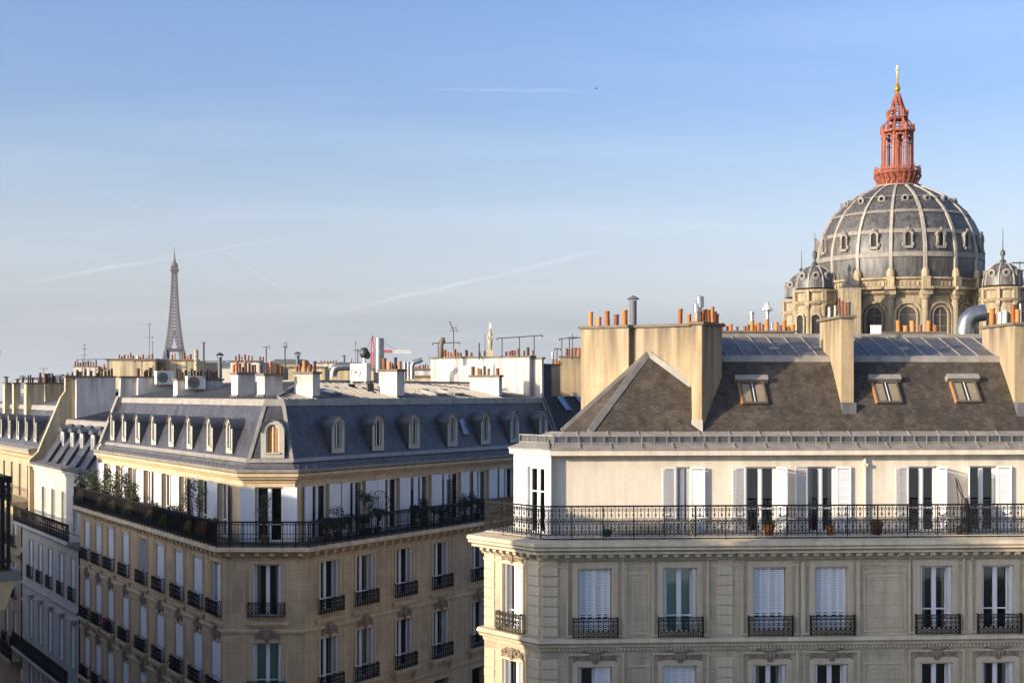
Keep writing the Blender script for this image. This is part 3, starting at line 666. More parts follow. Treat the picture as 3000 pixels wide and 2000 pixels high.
part('break_band', sweep(PM, [(2.26, H-.56), (2.30, H-.30), (2.36, H-.26), (2.48, H-.30), (2.44, H-.5)]), 'zinc_p', M)
RZ = lambda d: H-.32+.205*(d-2.4)
RD = 6.5; aR = apex(RD); a3 = apex(3.0); o24 = offset(PM, 2.4)
def P3(p, z): return (p.x, p.y, z)
far = lambda s, d: (C1+vL*LL+nL*d) if s == 'L' else (C2+vR*LR+nR*d)
part('zinc_roof', MB().face(P3(far('L', 2.4), RZ(2.4)), P3(o24[1], RZ(2.4)), P3(a3, RZ(3)), P3(aR, RZ(RD)), P3(far('L', RD), RZ(RD))).face(P3(o24[1], RZ(2.4)), P3(o24[2], RZ(2.4)), P3(a3, RZ(3.)))
     .face(P3(o24[2], RZ(2.4)), P3(far('R', 2.4), RZ(2.4)), P3(far('R', RD), RZ(RD)), P3(aR, RZ(RD)), P3(a3, RZ(3))), 'zinc', M)
a11 = apex(11.5)
part('rear_roof', MB().face(P3(far('L', RD), RZ(RD)), P3(aR, RZ(RD)), P3(a11, H-.6), P3(far('L', 11.5), H-.6)).face(P3(aR, RZ(RD)), P3(far('R', RD), RZ(RD)), P3(far('R', 11.5), H-.6), P3(a11, H-.6)), 'zinc', M)
part('rear_wall', MB().face(P3(far('L', 11.5), 0), P3(far('L', 11.5), H-.6), P3(a11, H-.6), P3(a11, 0)).face(P3(a11, 0), P3(a11, H-.6), P3(far('R', 11.5), H-.6), P3(far('R', 11.5), 0)), 'chim_y', M)
# standing seams
sm_full = MB().bar((0, 2.42, RZ(2.42)+.02), (0, RD, RZ(RD)+.02), .045, .06).mesh('seam', 'zinc_p')
for fr, s, L in ((ML, -1, LL), (MR, 1, LR)):
    xa3, xaR = lxy(fr, a3)[0], lxy(fr, aR)[0]; x24 = lxy(fr, o24[1] if s < 0 else o24[2])[0]; x = x24
    while abs(x) < L-.2:
        t_ = (x-xa3)/(xaR-xa3)
        if t_ >= 1: link('seam', sm_full, M, fr @ T((x, 0, 0)))
        elif t_ > .02:
            d = 3+(RD-3)*t_; part('seam', MB().bar((x, 2.42, RZ(2.42)+.02), (x, d, RZ(d)+.02), .045, .06), 'zinc_p', M, fr)
        x += s*.46
mb = MB(); o137 = offset(PM, 1.37)
for k in (1, 2):
    mb.bar(P3(o137[k], H-2.88), P3(o24[k], H-.30), .15, .10); mb.bar(P3(o24[k], RZ(2.4)+.02), P3(a3, RZ(3)+.02), .09, .09)
mb.bar(P3(a3, RZ(3)+.03), P3(aR, RZ(RD)+.03), .12, .10); mb.bar(P3(aR, RZ(RD)+.03), P3(far('L', RD), RZ(RD)+.03), .14, .1); mb.bar(P3(aR, RZ(RD)+.03), P3(far('R', RD), RZ(RD)+.03), .14, .1)
part('ridge_cap', mb, 'zinc_p', M)
# dormers
dz = H-2.62
for px in (329, 363, 403, 450, 501, 555, 614, 671): dormer(M, ML, hit(ML, px, 1270, 1.42)[0], 1.42, dz, .80, 1.52, SLP)
dormer(M, MC, hit(MC, 800, 1290, 1.40)[0]-.02, 1.38, H-2.72, .98, 1.62, SLP, glassy='wood_o')
for i, px in enumerate((991, 1108, 1214, 1326, 1423, 1508, 1592)): dormer(M, MR, hit(MR, px, 1280, 1.42)[0], 1.42, dz, .86, 1.62, SLP, curt=i not in (1,))
pm = math.degrees(math.atan(SLP)); xs_, zs_ = hit(MR, 1352, 1275, 1.95)
skylight(M, slopeM(MR, xs_, 1.37+(zs_+2.9-H)/SLP, zs_, pm), .62, .95)
for px, py, d, w_, l_ in ((985, 1150, 3.1, .85, 1.1), (1295, 1145, 3.0, .8, 1.2), (1345, 1143, 3.1, .8, 1.1)):
    skylight(M, slopeM(MR, hit(MR, px, py, d)[0], d, RZ(d), math.degrees(math.atan(.205))), w_, l_, lift=.16, fm='zinc_p' if px > 1200 else 'zinc')
# party walls
def gable(fr, x0, x1, poly, m, name='party_wall', par=None): return part(name, MB().ext(poly, 'x', x0, x1), m, par or M, fr)
yL = hitx(ML, 505, 1107, -LL)[0]; zL = hitx(ML, 420, 1107, -LL)[1]
pw = gable(ML, -LL-.35, -LL, [(1.0, 0), (1.0, H-3.1), (1.25, H-2.75), (2.22, H-.2), (2.25, zL), (yL, zL), (yL, 0)], 'chim_w')
part('coping', MB().box(-LL-.45, -LL+.08, 2.15, yL+.1, zL, zL+.10), 'cap', pw, ML)
part('coping', MB().prism([(-LL-.40, 1.18, H-2.86), (-LL+.05, 1.18, H-2.86), (-LL+.05, 2.16, H-.25), (-LL-.40, 2.16, H-.25)], [(-LL-.40, 1.10, H-2.80), (-LL+.05, 1.10, H-2.80), (-LL+.05, 2.10, H-.19), (-LL-.40, 2.10, H-.19)]), 'zinc_p', pw, ML)
yq = hitx(ML, 400, 1107, -LL)[0]
part('flue', MB().box(-LL, -LL+.30, yq, yL, RZ(yq)-.2, zL), 'chim_w', pw, ML)
pots_on(pw, zL+.1, lambda px: (ML @ Vector((-LL-.1, hitx(ML, px, 1107, -LL-.1)[0], 0))).y, [(405, 1078, 11, 'b'), (425, 1086, 9, 'b'), (430, 1083, 8, 'd'), (440, 1077, 9, 'b'), (446, 1070, 6, 'w'), (478, 1079, 13, 'b'), (495, 1090, 8, 'd')])
def slab(fr, pa, pb, pc, yo, yt, m, side, nm, pots=(), base=-.6):
    if side == 'L': x0, x1 = hit(fr, pa, 1150, yo)[0], hit(fr, pb, 1150, yo)[0]; zt = hit(fr, pb, yt, yo)[1]; y1 = hitx(fr, pc, yt, x1)[0]; xr_ = x1
    else: x0, x1 = hit(fr, pb, 1150, yo)[0], hit(fr, pc, 1150, yo)[0]; zt = hit(fr, pb, yt, yo)[1]; y1 = hitx(fr, pa, yt, x0)[0]; xr_ = x0
    c = chimney(M, fr, x0, x1, yo, y1, RZ(yo)+base, zt, m)
    part('flashing', MB().box(x0-.03, x1+.03, yo-.05, yo, RZ(yo)-.1, RZ(yo)+.12), 'zinc', c, fr)
    xm_ = (x0+x1)/2
    pots_on(c, zt, lambda px: (fr @ Vector((xm_, min(max(hitx(fr, px, yt, xm_)[0], yo+.15), y1-.1), 0))).y, pots)
    return c, zt
slab(ML, 508, 520, 652, 2.75, 1108, 'chim_w', 'L', 1, [(517+9*i, 1080+((i*7) % 5)*2.5, 8, 'ddbdwdbddddbdb'[i]) for i in range(14)])
slab(ML, 678, 697, 748, 2.9, 1090, 'chim_w', 'L', 2, [(684, 1068, 9, 'o'), (694, 1058, 10, 'o'), (704, 1062, 9, 'b'), (712, 1074, 7, 'b'), (720, 1058, 10, 'o'), (731, 1062, 8, 'b'), (740, 1070, 8, 'd'), (747, 1066, 8, 'b')])
slab(ML, 753, 775, 828, 3.0, 1093, 'chim_w', 'L', 3, [(764, 1068, 8, 'b'), (781, 1071, 7, 'b'), (793, 1060, 10, 'o'), (806, 1062, 10, 'o'), (815, 1074, 8, 'b'), (823, 1072, 7, 'b')])
slab(MR, 862, 916, 937, 2.7, 1088, 'chim_w', 'R', 4, [(869, 1073, 8, 'o'), (878, 1064, 9, 'b'), (893, 1056, 13, 'o'), (908, 1068, 11, 'b'), (921, 1056, 10, 'b')])
c5, z5 = slab(MR, 1110, 1163, 1185, 2.75, 1081, 'chim_w', 'R', 5, [(1126, 1050, 14, 'o'), (1140, 1060, 11, 'o'), (1149, 1064, 8, 'b'), (1158, 1047, 11, 'd'), (1172, 1058, 11, 'o')])
slab(MR, 1376, 1462, 1471, 2.75, 1098, 'chim_w', 'R', 6, [(1386, 1072, 12, 'b'), (1401, 1078, 9, 'o'), (1409, 1080, 8, 'b'), (1420, 1070, 9, 'd'), (1431, 1080, 9, 'b'), (1446, 1066, 7, 's'), (1458, 1078, 11, 'b')])
# white end wall of the right wing
yA = hitx(MR, 1262, 1052, LR-.5)[0]; zA = hitx(MR, 1500, 1047, LR-.5)[1]; yB = hitx(MR, 1551, 1047, LR-.5)[0]
pe = gable(MR, LR-.5, LR, [(yB, 0), (yB, zA), (yA, zA), (yA, 0)], 'chim_w')
part('coping', MB().box(LR-.58, LR+.08, yB-.1, yA+.1, zA, zA+.1), 'cap', pe, MR)
p2 = gable(MR, LR-.15, LR+.05, [(1.2, 0), (1.2, H-3.1), (1.30, H-2.9), (2.34, H-.32), (2.36, zA-.1), (yB, zA-.1), (yB, 0)], 'chim_w')
part('coping', MB().box(LR-.22, LR+.12, 2.28, yB-.1, zA-.1, zA), 'cap', p2, MR)
part('coping', MB().prism([(LR-.12, 1.26, H-3.0), (LR+.1, 1.26, H-3.0), (LR+.1, 2.33, H-.34), (LR-.12, 2.33, H-.34)], [(LR-.12, 1.16, H-3.0), (LR+.1, 1.16, H-3.0), (LR+.1, 2.25, H-.26), (LR-.12, 2.25, H-.26)]), 'zinc', p2, MR)
pots_on(pe, zA+.1, lambda px: (MR @ Vector((LR-.25, hitx(MR, px, 1047, LR-.25)[0], 0))).y,
        [(1298, 1026, 8, 'b'), (1304, 1025, 9, 'b'), (1312, 1030, 7, 'o'), (1320, 1032, 8, 'o'), (1333, 1023, 10, 'b'), (1341, 1031, 7, 'b'), (1349, 1033, 8, 'b'), (1367, 1025, 9, 'b'), (1381, 1032, 8, 'b'), (1405, 1034, 8, 'd'), (1420, 1028, 7, 'b'), (1483, 1029, 7, 'd'), (1493, 1028, 8, 'b'), (1501, 1025, 8, 'b'), (1508, 1027, 8, 'b'), (1520, 1020, 9, 'b'), (1535, 1028, 7, 'b'), (1547, 1018, 9, 'd'), (1562, 1025, 8, 'b')])

# ------------------------------------------------------------------ buildings further down the same street (same facade line, x < -LL)
def street_house(bld, fr, x0, x1, zs, tops_, wallm, trim, win, bays, gut, brk, name, slatem='slate_m', dors=None, rail=None, attic=None, row_kind='closed', hood=True, party=None):
    pass
W = thing('white_apartment_building', 'narrow whitewashed apartment block with steep zinc dormers left of the planted balcony', 'building', (C1.x+vL.x*LL, C1.y+vL.y*LL, 0))
xa, xb = -38.9, -LL-.36
xw = centres(ML, [92, 119, 148, 181, 215], 1660, -.0)
RW = [(H-11.75, 2.35), (H-15.6, 2.45), (H-19.3, 2.3)]
part('wall', wall(MB(), xa, xb, 0, H-8.45, [(x-.5, x+.5, z, z+h) for x in xw for z, h in RW]), 'stone_w', W, ML)
Pw = [C1+vL*38.9, C1-vL*xb*1.0]; Pw = [Vector((ML @ Vector((xa, 0, 0))).xy), Vector((ML @ Vector((xb, 0, 0))).xy)]
part('balcony_slab', sweep(Pw, [(.6, H-8.30), (-.62, H-8.34), (-.66, H-8.48), (-.5, H-8.55), (-.2, H-8.60), (0, H-8.75), (.2, H-8.75)]), 'stone_w', W)
repeat('corbel', MB().ext([(0, 0), (-.36, 0), (-.3, -.12), (0, -.2)], 'x', -.07, .07), 'stone_w', W, [ML @ T((xa+.2+.42*i, -.002, H-8.57)) for i in range(36)])
part('balcony_slab', sweep(Pw, [(.6, H-16.45), (-.72, H-16.48), (-.72, H-16.62), (-.3, H-16.8), (0, H-17.0), (.2, H-17.0)]), 'stone_w', W)
railing(W, offset(Pw, -.55), H-8.30, .95, 'iron', .14, rich=False); railing(W, offset(Pw, -.62), H-16.45, .95, 'iron', .14, rich=False)
for x in xw:
    for i, (z, h) in enumerate(RW):
        window(W, ML, x, z, 1.0, h, 'closed', pitch=.085, cy=.03)
        border(W, ML, x-.64, x+.64, z-.05, z+h+.12, .12, .05, 'stone_w', name='window_surround')
        if i == 0: balconet(W, ML, x, z, 1.2, .75, .2)
        if i == 1: part('window_hood', MB().box(x-.8, x+.8, -.32, 0, z+h+.30, z+h+.42).box(x-.7, x+.7, -.18, 0, z+h+.18, z+h+.30), 'stone_w', W, ML)
part('string_course', sweep(Pw, [(0, H-12.45), (-.12, H-12.43), (-.16, H-12.3), (0, H-12.27)]), 'stone_w', W)
part('attic_wall', wall(MB(), xa, xb, H-8.32, H-4.9, [(x-.5, x+.5, H-8.2, H-6.0) for x in xw], .75, .2), 'stone_w', W, ML)
for x in xw: window(W, ML, x, H-8.2, 1.0, 2.2, 'none', yo=.75, depth=.15, bar=.3)
part('cornice', sweep(Pw, [(.9, H-5.1), (.7, H-5.05), (.66, H-4.85), (.5, H-4.8), (.48, H-4.66), (1.2, H-4.60), (1.5, H-4.6)]), 'stone_w', W)
part('gutter', sweep(Pw, [(.46, H-4.66), (.44, H-4.5), (.50, H-4.5), (.55, H-4.58), (1.2, H-4.42), (1.3, H-4.6)]), 'zinc', W)
part('mansard_slope', MB().face((xa, 1.2, H-4.5), (xb, 1.2, H-4.5), (xb, 2.9, H-1.85), (xa, 2.9, H-1.85)), 'slate_m', W, ML)
part('break_band', sweep(Pw, [(2.72, H-2.1), (2.78, H-1.82), (2.9, H-1.74), (3.0, H-1.9)]), 'zinc_p', W)
part('zinc_roof', MB().face((xa, 2.88, H-1.84), (xb, 2.88, H-1.84), (xb, 7.5, H-.8), (xa, 7.5, H-.8)).face((xa, 7.5, H-.8), (xb, 7.5, H-.8), (xb, 11, H-1.8), (xa, 11, H-1.8)).face((xa, 11, 0), (xa, 11, H-1.8), (xb, 11, H-1.8), (xb, 11, 0)), 'zinc', W, ML)
repeat('seam', MB().bar((0, 2.95, H-1.81), (0, 7.5, H-.78), .05, .06), 'zinc', W, [ML @ T((xa+.25+.46*i, 0, 0)) for i in range(32)])
for i in range(6):
    xf = xa+1.6+2.45*i; part('zinc_fin', MB().prism([(xf, 1.22, H-4.48), (xf+1.0, 1.22, H-4.48), (xf+1.0, 2.75, H-2.1), (xf, 2.75, H-2.1)], [(xf, 1.0, H-4.44), (xf+1.0, 1.0, H-4.44), (xf+1.0, 2.6, H-2.02), (xf, 2.6, H-2.02)]), 'slate_m', W, ML)
for i, px in enumerate((158, 183, 211, 239, 272, 300)):     # low-roofed dormers with long cheeks
    x = hit(ML, px, 1300, 1.9)[0]; zt = H-2.35; zb = H-3.65
    if not (xa+.5 < x < xb-.3): continue
    dd = part('dormer', MB().box(-.42, -.30, 0, .12, 0, 1.2).box(.30, .42, 0, .12, 0, 1.2).box(-.30, .30, 0, .12, 1.0, 1.2).box(-.30, .30, 0, .12, 0, .12), 'dormer', W, ML @ T((x, 1.88, zb)))
    part('dormer_cheek', MB().face((-.42, .1, -.35), (-.42, .1, 1.2), (-.42, 1.35, 1.2), (-.42, .1, -.7)).face((.42, .1, -.35), (.42, .1, 1.2), (.42, 1.35, 1.2), (.42, .1, -.7)), 'hood', dd, ML @ T((x, 1.88, zb)))
    part('dormer_roof', MB().ext([(-.52, 1.18), (.52, 1.18), (.50, 1.30), (0, 1.48), (-.50, 1.30)], 'y', -.12, 1.2), 'hood', dd, ML @ T((x, 1.88, zb)))
    part('pane', MB().face((-.3, .08, .12), (.3, .08, .12), (.3, .08, 1.0), (-.3, .08, 1.0)), 'glass_s', dd, ML @ T((x, 1.88, zb)))
    part('window_frame', MB().box(-.3, -.25, .04, .07, .12, 1.0).box(.25, .3, .04, .07, .12, 1.0).box(-.03, .03, .04, .07, .12, 1.0).box(-.25, -.03, .04, .07, .94, 1.0).box(.03, .25, .04, .07, .94, 1.0), 'white', dd, ML @ T((x, 1.88, zb)))
ya = hitx(ML, 192, 1107, xa)[0]; yb = hitx(ML, 335, 1107, xa)[0]; zt = hitx(ML, 250, 1105, xa)[1]; yk = hitx(ML, 220, 1107, xa)[0]
pw = gable(ML, xa-.4, xa, [(.5, 0), (.45, H-4.4), (1.0, H-3.9), (ya-.3, H-.3), (ya, H+.1), (ya, zt), (yb, zt), (yb, 0)], 'chim_y', par=W)
part('flue', MB().box(xa, xa+.35, yk, yb, H-2.2, zt), 'chim_w', pw, ML)
part('coping', MB().box(xa-.5, xa+.42, ya-.1, yb+.1, zt, zt+.1), 'cap', pw, ML)
pots_on(pw, zt+.1, lambda px: (ML @ Vector((xa-.1, hitx(ML, px, 1107, xa-.1)[0], 0))).y,
        [(183, 1096, 8, 'd'), (198, 1092, 6, 'b'), (212, 1090, 6, 'd'), (226, 1082, 8, 'd'), (235, 1087, 11, 'b'), (250, 1078, 8, 'b'), (267, 1086, 9, 'b'), (284, 1092, 8, 'b'), (291, 1077, 8, 'b'), (299, 1082, 6, 'd'), (309, 1088, 9, 'b'), (320, 1082, 7, 'd'), (328, 1077, 7, 'd')])

L2 = thing('yellow_apartment_building', 'sunlit yellow stone apartment block with narrow slate dormers at the far left', 'building', (C1.x+vL.x*40, C1.y+vL.y*40, 0))
xc_, xd = -64.0, -39.32
P2 = [Vector((ML @ Vector((xc_, 0, 0))).xy), Vector((ML @ Vector((xd, 0, 0))).xy)]
xg = [-60.6+2.75*i for i in range(8)]
RL = [(H-10.3, 2.4), (H-13.7, 2.4), (H-17.1, 2.4)]
part('wall', wall(MB(), xc_, xd, 0, H-7.3, [(x-.55, x+.55, z, z+h) for x in xg for z, h in RL]), 'stone_y', L2, ML)
part('attic_wall', wall(MB(), xc_, xd, H-7.2, H-4.2, [(x-.5, x+.5, H-7.1, H-4.9) for x in xg], .9, .2), 'stone_y', L2, ML)
for x in xg:
    for z, h in RL: window(L2, ML, x, z, 1.1, h, 'closed', pitch=.09); balconet(L2, ML, x, z, 1.3, .75, .22); 
    window(L2, ML, x, H-7.1, 1.0, 2.2, 'none', yo=.9, depth=.15)
for z in (H-7.15, H-17.6):
    part('balcony_slab', sweep(P2, [(1., z), (-.7, z-.03), (-.72, z-.2), (-.3, z-.35), (0, z-.55), (.2, z-.55)]), 'stone_y', L2); railing(L2, offset(P2, -.6), z, .95, 'iron', .16, rich=False)
part('string_course', sweep(P2, [(0, H-10.9), (-.2, H-10.85), (-.25, H-10.7), (0, H-10.65)]), 'stone_y', L2)
part('cornice', sweep(P2, [(.95, H-4.5), (.75, H-4.4), (.7, H-4.15), (.5, H-4.05), (.48, H-3.9), (1.3, H-3.75), (1.3, H-4.4)]), 'stone_y', L2)
part('gutter', sweep(P2, [(.46, H-3.9), (.44, H-3.72), (.5, H-3.72), (1.25, H-3.6), (1.3, H-3.8)]), 'zinc_p', L2)
part('mansard_slope', MB().face((xc_, 1.2, H-3.65), (xd, 1.2, H-3.65), (xd, 2.4, H-.95), (xc_, 2.4, H-.95)), 'slate_m', L2, ML)
part('break_band', sweep(P2, [(2.24, H-1.2), (2.28, H-.9), (2.4, H-.84), (2.5, H-1.0)]), 'zinc_p', L2)
part('zinc_roof', MB().face((xc_, 2.4, H-.95), (xd, 2.4, H-.95), (xd, 7, H+.25), (xc_, 7, H+.25)).face((xc_, 7, H+.25), (xd, 7, H+.25), (xd, 11, H-1), (xc_, 11, H-1)).face((xc_, 11, 0), (xc_, 11, H-1), (xd, 11, H-1), (xd, 11, 0)), 'zinc', L2, ML)
for px in (-22, 3, 28, 53, 78, 104): dormer(L2, ML, hit(ML, px, 1260, 1.25)[0], 1.22, H-3.3, .8, 1.75, 2.25)
for pa, pb, pc, lst in ((8, 14, 35, [(17, 1104, 9, 'd')]), (36, 40, 60, [(51, 1108, 9, 'b'), (65, 1106, 8, 'b')]), (70, 77, 130, [(83, 1098, 5, 'd'), (89, 1098, 5, 'd'), (96, 1106, 6, 'd'), (118, 1092, 8, 'b')]), (129, 132, 186, [(132, 1092, 8, 'b'), (139, 1093, 7, 'b'), (146, 1093, 7, 'd'), (154, 1093, 6, 'd'), (160, 1101, 7, 'd'), (176, 1102, 5, 'd')])):
    yo = 1.9 if pa != 129 else 3.5
    x0, x1 = hit(ML, pa, 1150, yo)[0], hit(ML, pb, 1150, yo)[0]; zt = hit(ML, pb, 1120, yo)[1]; y1 = min(hitx(ML, pc, 1120, x1)[0], 9.5)
    c = chimney(L2, ML, x0, x1, yo, y1, H-2.5, zt, 'chim_y'); xm_ = (x0+x1)/2
    pots_on(c, zt, lambda px: (ML @ Vector((xm_, min(hitx(ML, px, 1120, xm_)[0], y1), 0))).y, lst)

# ------------------------------------------------------------------ near building on the right
PC = Vector((.958, 44.5)); dF = Vector((math.cos(R(3.5)), math.sin(R(3.5)))); dC = Vector((-.637, .771)); PL = PC+dC*3.03
dB = Vector((.50, .866)); PB = PL+dB*12; RE = 24.0; PR = PC+dF*RE
FR = frame(PC, 3.5); FC = frame(PL, math.degrees(math.atan2(-dC.y, -dC.x))); FB = frame(PB, math.degrees(math.atan2(-dB.y, -dB.x)))
PRp = [PB, PL, PC, PR]
Rb = thing('cream_corner_building', 'cream stone building with brown slate roof and wrought iron balcony on the right', 'building', (PC.x, PC.y, 0))
def X(px, py=1700, yo=0, fr=None): return hit(fr or FR, px, py, yo)[0]
r1, h1, r2, h2 = H-8.14, 2.24, H-11.55, 2.36
fw = [(1696, 1790), (1942, 2042), (2207, 2302), (2390, 2480), (2693, 2792), (2875, 2970)]
fx = [((X(a)+X(b))/2, 1.10) for a, b in fw]; cxw = (X(1471, fr=FC)+X(1535, fr=FC))/2
ops = [(x-w_/2, x+w_/2, z, z+h) for x, w_ in fx for z, h in ((r1, h1), (r2, h2), (r2-3.3, h2))]
part('wall', wall(MB(), 0, RE, 0, H-5.62, ops, depth=.30), 'stone_r', Rb, FR)
part('wall', wall(MB(), 0, 3.03, 0, H-5.62, [(cxw-.5, cxw+.5, z, z+h) for z, h in ((r1, h1), (r2, h2))], depth=.30), 'stone_r', Rb, FC)
part('wall', wall(MB(), 0, 12, 0, H-5.62, []), 'stone_r', Rb, FB)
kk = [['closed', 'open', 'closed', 'closed', 'open', 'open'], ['half', 'closed', 'open', 'open', 'open', 'open']]
cc = [[None, (2, 'curt_t'), None, None, (1, 'curt_w'), None], [None, None, (1, 'curt_w'), None, None, (1, 'curt_w')]]
for ri, (z, h) in enumerate(((r1, h1), (r2, h2))):
    for i, (x, w_) in enumerate(fx):
        window(Rb, FR, x, z, w_, h, kk[ri][i], depth=.22, curtain=cc[ri][i], bar=(.27 if i == 1 else .33) if ri == 0 else .2)
        if ri == 0:
            balconet(Rb, FR, x, z-.03, w_+.40, .66, .26)
            part('window_sill', MB().box(x-w_/2-.12, x+w_/2+.12, -.16, 0, z-.12, z-.02), 'stone_t', Rb, FR)
        border(Rb, FR, x-w_/2-.22, x+w_/2+.22, z-.02, z+h+.22, .19, .05, 'stone_t', name='window_surround')
        border(Rb, FR, x-w_/2-.42, x+w_/2+.42, z-.02, z+h+.47, .06, .085, 'stone_t', name='window_surround')
        if ri: ornament(Rb, FR, x, z+h+.16, 1.5, .46)
    window(Rb, FC, cxw, z, 1.0, h, 'half' if ri == 0 else 'open', depth=.22)
    border(Rb, FC, cxw-.62, cxw+.62, z-.02, z+h+.12, .10, .05, 'stone_t', name='window_surround')
    ornament(Rb, FC, cxw, z+h+.10, 1.2, .40)
balconet(Rb, FC, cxw, r1-.03, 1.25, .66, .26, 'iron_b')
# relief between the windows
for a, b in ((1838, 1905), (2530, 2655)):
    for z0, z1 in ((r1+.05, H-6.05), (r2-.4, r2+h2+.05)):
        border(Rb, FR, X(a), X(b), z0, z1, .05, .03, 'stone_t'); border(Rb, FR, X(a)+.16, X(b)-.16, z0+.16, z1-.16, .035, .02, 'stone_t')
big = 0
for a, b in ((1825, 1834), (1908, 1916), (2345, 2352), (2835, 2843), (2508, 2514), (2672, 2680)):
    part('pilaster', MB().box(X(a), X(b)+.02, -.06, 0, H-8.2, H-5.7), 'stone_t', Rb, FR)
# quoins and the rusticated strip: every stone a piece
rows_ = []; z = H-8.16; 
while z < H-5.8: rows_.append(z); z += .335
rows2 = []; z = H-12.6
while z < H-8.95: rows2.append(z); z += .335
def stones(fr, x0, x1, rows, wid=None):
    for j, z in enumerate(rows):
        ww = x1-x0; me = cached(('st', round(ww, 2)), lambda: MB().hexa([(.01, -.0, .012), (ww-.01, 0, .012), (ww-.01, 0, .323), (.01, 0, .323), (.03, -.045, .03), (ww-.03, -.045, .03), (ww-.03, -.045, .305), (.03, -.045, .305)]).mesh('stone', 'stone_t'))
        link('stone', me, Rb, fr @ T((x0, 0, z)) @ Matrix.Diagonal((1, rnd.uniform(.8, 1.25), 1, 1)))
for rr_ in (rows_, rows2):
    stones(FR, .02, X(1636), rr_); stones(FR, X(2100), X(2148), rr_); stones(FC, 0.02, .62, rr_); stones(FC, 2.42, 3.01, rr_)
# cornices
part('balcony_slab', sweep(PRp, [(.8, H-4.86), (-.50, H-4.98), (-.52, H-5.10), (-.46, H-5.16), (-.48, H-5.22), (-.36, H-5.30), (-.38, H-5.37), (-.10, H-5.39), (-.08, H-5.60), (0, H-5.66), (.3, H-5.66)]), 'stone_t', Rb)
cb = MB().ext([(0, 0), (-.27, 0), (-.26, -.08), (-.18, -.15), (0, -.16)], 'x', -.085, .085)
Ms = [FR @ T((.12+.366*i, -.075, H-5.39)) for i in range(int(RE/.366))]+[FC @ T((.25+.36*i, -.075, H-5.39)) for i in range(8)]
repeat('corbel', cb, 'stone_t', Rb, Ms)
part('cornice', sweep(PRp, [(.2, H-8.20), (-.20, H-8.22), (-.24, H-8.34), (-.16, H-8.42), (-.14, H-8.50), (-.05, H-8.54), (-.03, H-8.66), (0, H-8.68), (.2, H-8.68)]), 'stone_t', Rb)
dn = MB()
for i in range(int(RE/.13)): dn.box(.05+.13*i, .12+.13*i, -.12, 0, H-8.60, H-8.52)
o = part('dentils', dn, 'stone_t', Rb, FR); o['kind'] = 'stuff'
part('string_course', sweep(PRp, [(0, H-5.86), (-.03, H-5.85), (-.04, H-5.78), (0, H-5.76)]), 'stone_t', Rb)
part('balcony_floor', sweep([Vector(p) for p in offset(PRp, .2)], [(-.2, H-4.845), (.9, H-4.845), (.9, H-4.95), (-.2, H-4.87)]), 'stone_w', Rb)
railing(Rb, offset(PRp, .02), H-4.82, 1.02, 'iron', .25)
# top floor, set back
tw, tzz, thh = 1.12, H-4.84, 2.28
dr_ = [(1980, 2022, .55, .55), (2184, 2275, .50, .50), (2364, 2450, .50, .60), (2660, 2746, .55, .62), (2838, 2920, .52, .52)]
dd_ = []
for a, b, sl_, sr_ in dr_: x0, x1 = X(a, 1450, tw), X(b, 1450, tw); dd_.append(((x0+x1)/2, x1-x0, sl_, sr_))
dd_.append((dd_[-1][0]+2.6, 1.0, .55, .55))
xt0 = X(1612, 1450, .85)
part('attic_wall', wall(MB(), xt0, RE, H-4.95, H-2.1, [(x-w_/2, x+w_/2, tzz, tzz+thh) for x, w_, _, _ in dd_], tw, .24), 'render_c', Rb, FR)
part('attic_wall', MB().box(xt0, xt0+.02, .85, tw, H-4.95, H-2.1), 'render_w', Rb, FR)
cw = offset([PB, PL, PC, PR], .85); c0, c1 = lxy(FC, cw[1])[0], lxy(FC, cw[2])[0]; wx = (hit(FC, 1545, 1450, .85)[0]+hit(FC, 1595, 1450, .85)[0])/2
part('attic_wall', wall(MB(), c0, c1, H-4.95, H-2.1, [(wx-.46, wx+.46, tzz, tzz+thh)], .85, .2), 'render_w', Rb, FC)
b0, b1 = lxy(FB, cw[0])[0], lxy(FB, cw[1])[0]
part('attic_wall', wall(MB(), b0, b1, H-4.95, H-2.1, [], .85), 'render_w', Rb, FB)
window(Rb, FC, wx, tzz, .92, thh, 'none', yo=.85, depth=.13, bar=.62)
leans = [(176, 168), (174, 120), (160, 174), (172, 105), (115, 172), (172, 170)]
for i, (x, w_, a, b) in enumerate(dd_):
    window(Rb, FR, x, tzz, w_, thh, 'flat', yo=tw, depth=.17, bar=.35 if i else .0, sw=.5, lean=leans[i], pitch=.062, curtain=(2, 'curt_w') if i == 0 else ((1, 'curt_w') if i in (2, 5) else None))
xp = X(2532, 1450, tw)
part('drain_pipe', MB().tube([(xp, tw-.09, H-4.8), (xp, tw-.09, H-2.35), (xp+.02, tw-.02, H-2.2)], .055, 8).box(xp-.085, xp+.085, tw-.17, tw, H-2.55, H-2.45).box(xp-.08, xp+.08, tw-.16, tw, H-3.9, H-3.85), 'render_c', Rb, FR)
PT = offset(PRp, .85)
part('fascia', sweep(PT, [(.1, H-2.16), (-.12, H-2.14), (-.14, H-1.95), (.0, H-1.93), (.3, H-1.93), (.3, H-2.16)]), 'render_c', Rb)
part('eaves_roof', sweep(PT, [(-.17, H-1.96), (-.17, H-1.91), (1.06, H-1.36), (1.15, H-1.5), (.3, H-1.97)]), 'zinc_p', Rb)
repeat('eaves_seam', MB().bar((0, .69, H-1.90), (0, 1.90, H-1.355), .045, .05), 'zinc_p', Rb, [FR @ T((.35+1.07*i, 0, 0)) for i in range(23)])
gg = offset(PRp, 1.02); gm = MB(); zg = H-1.77
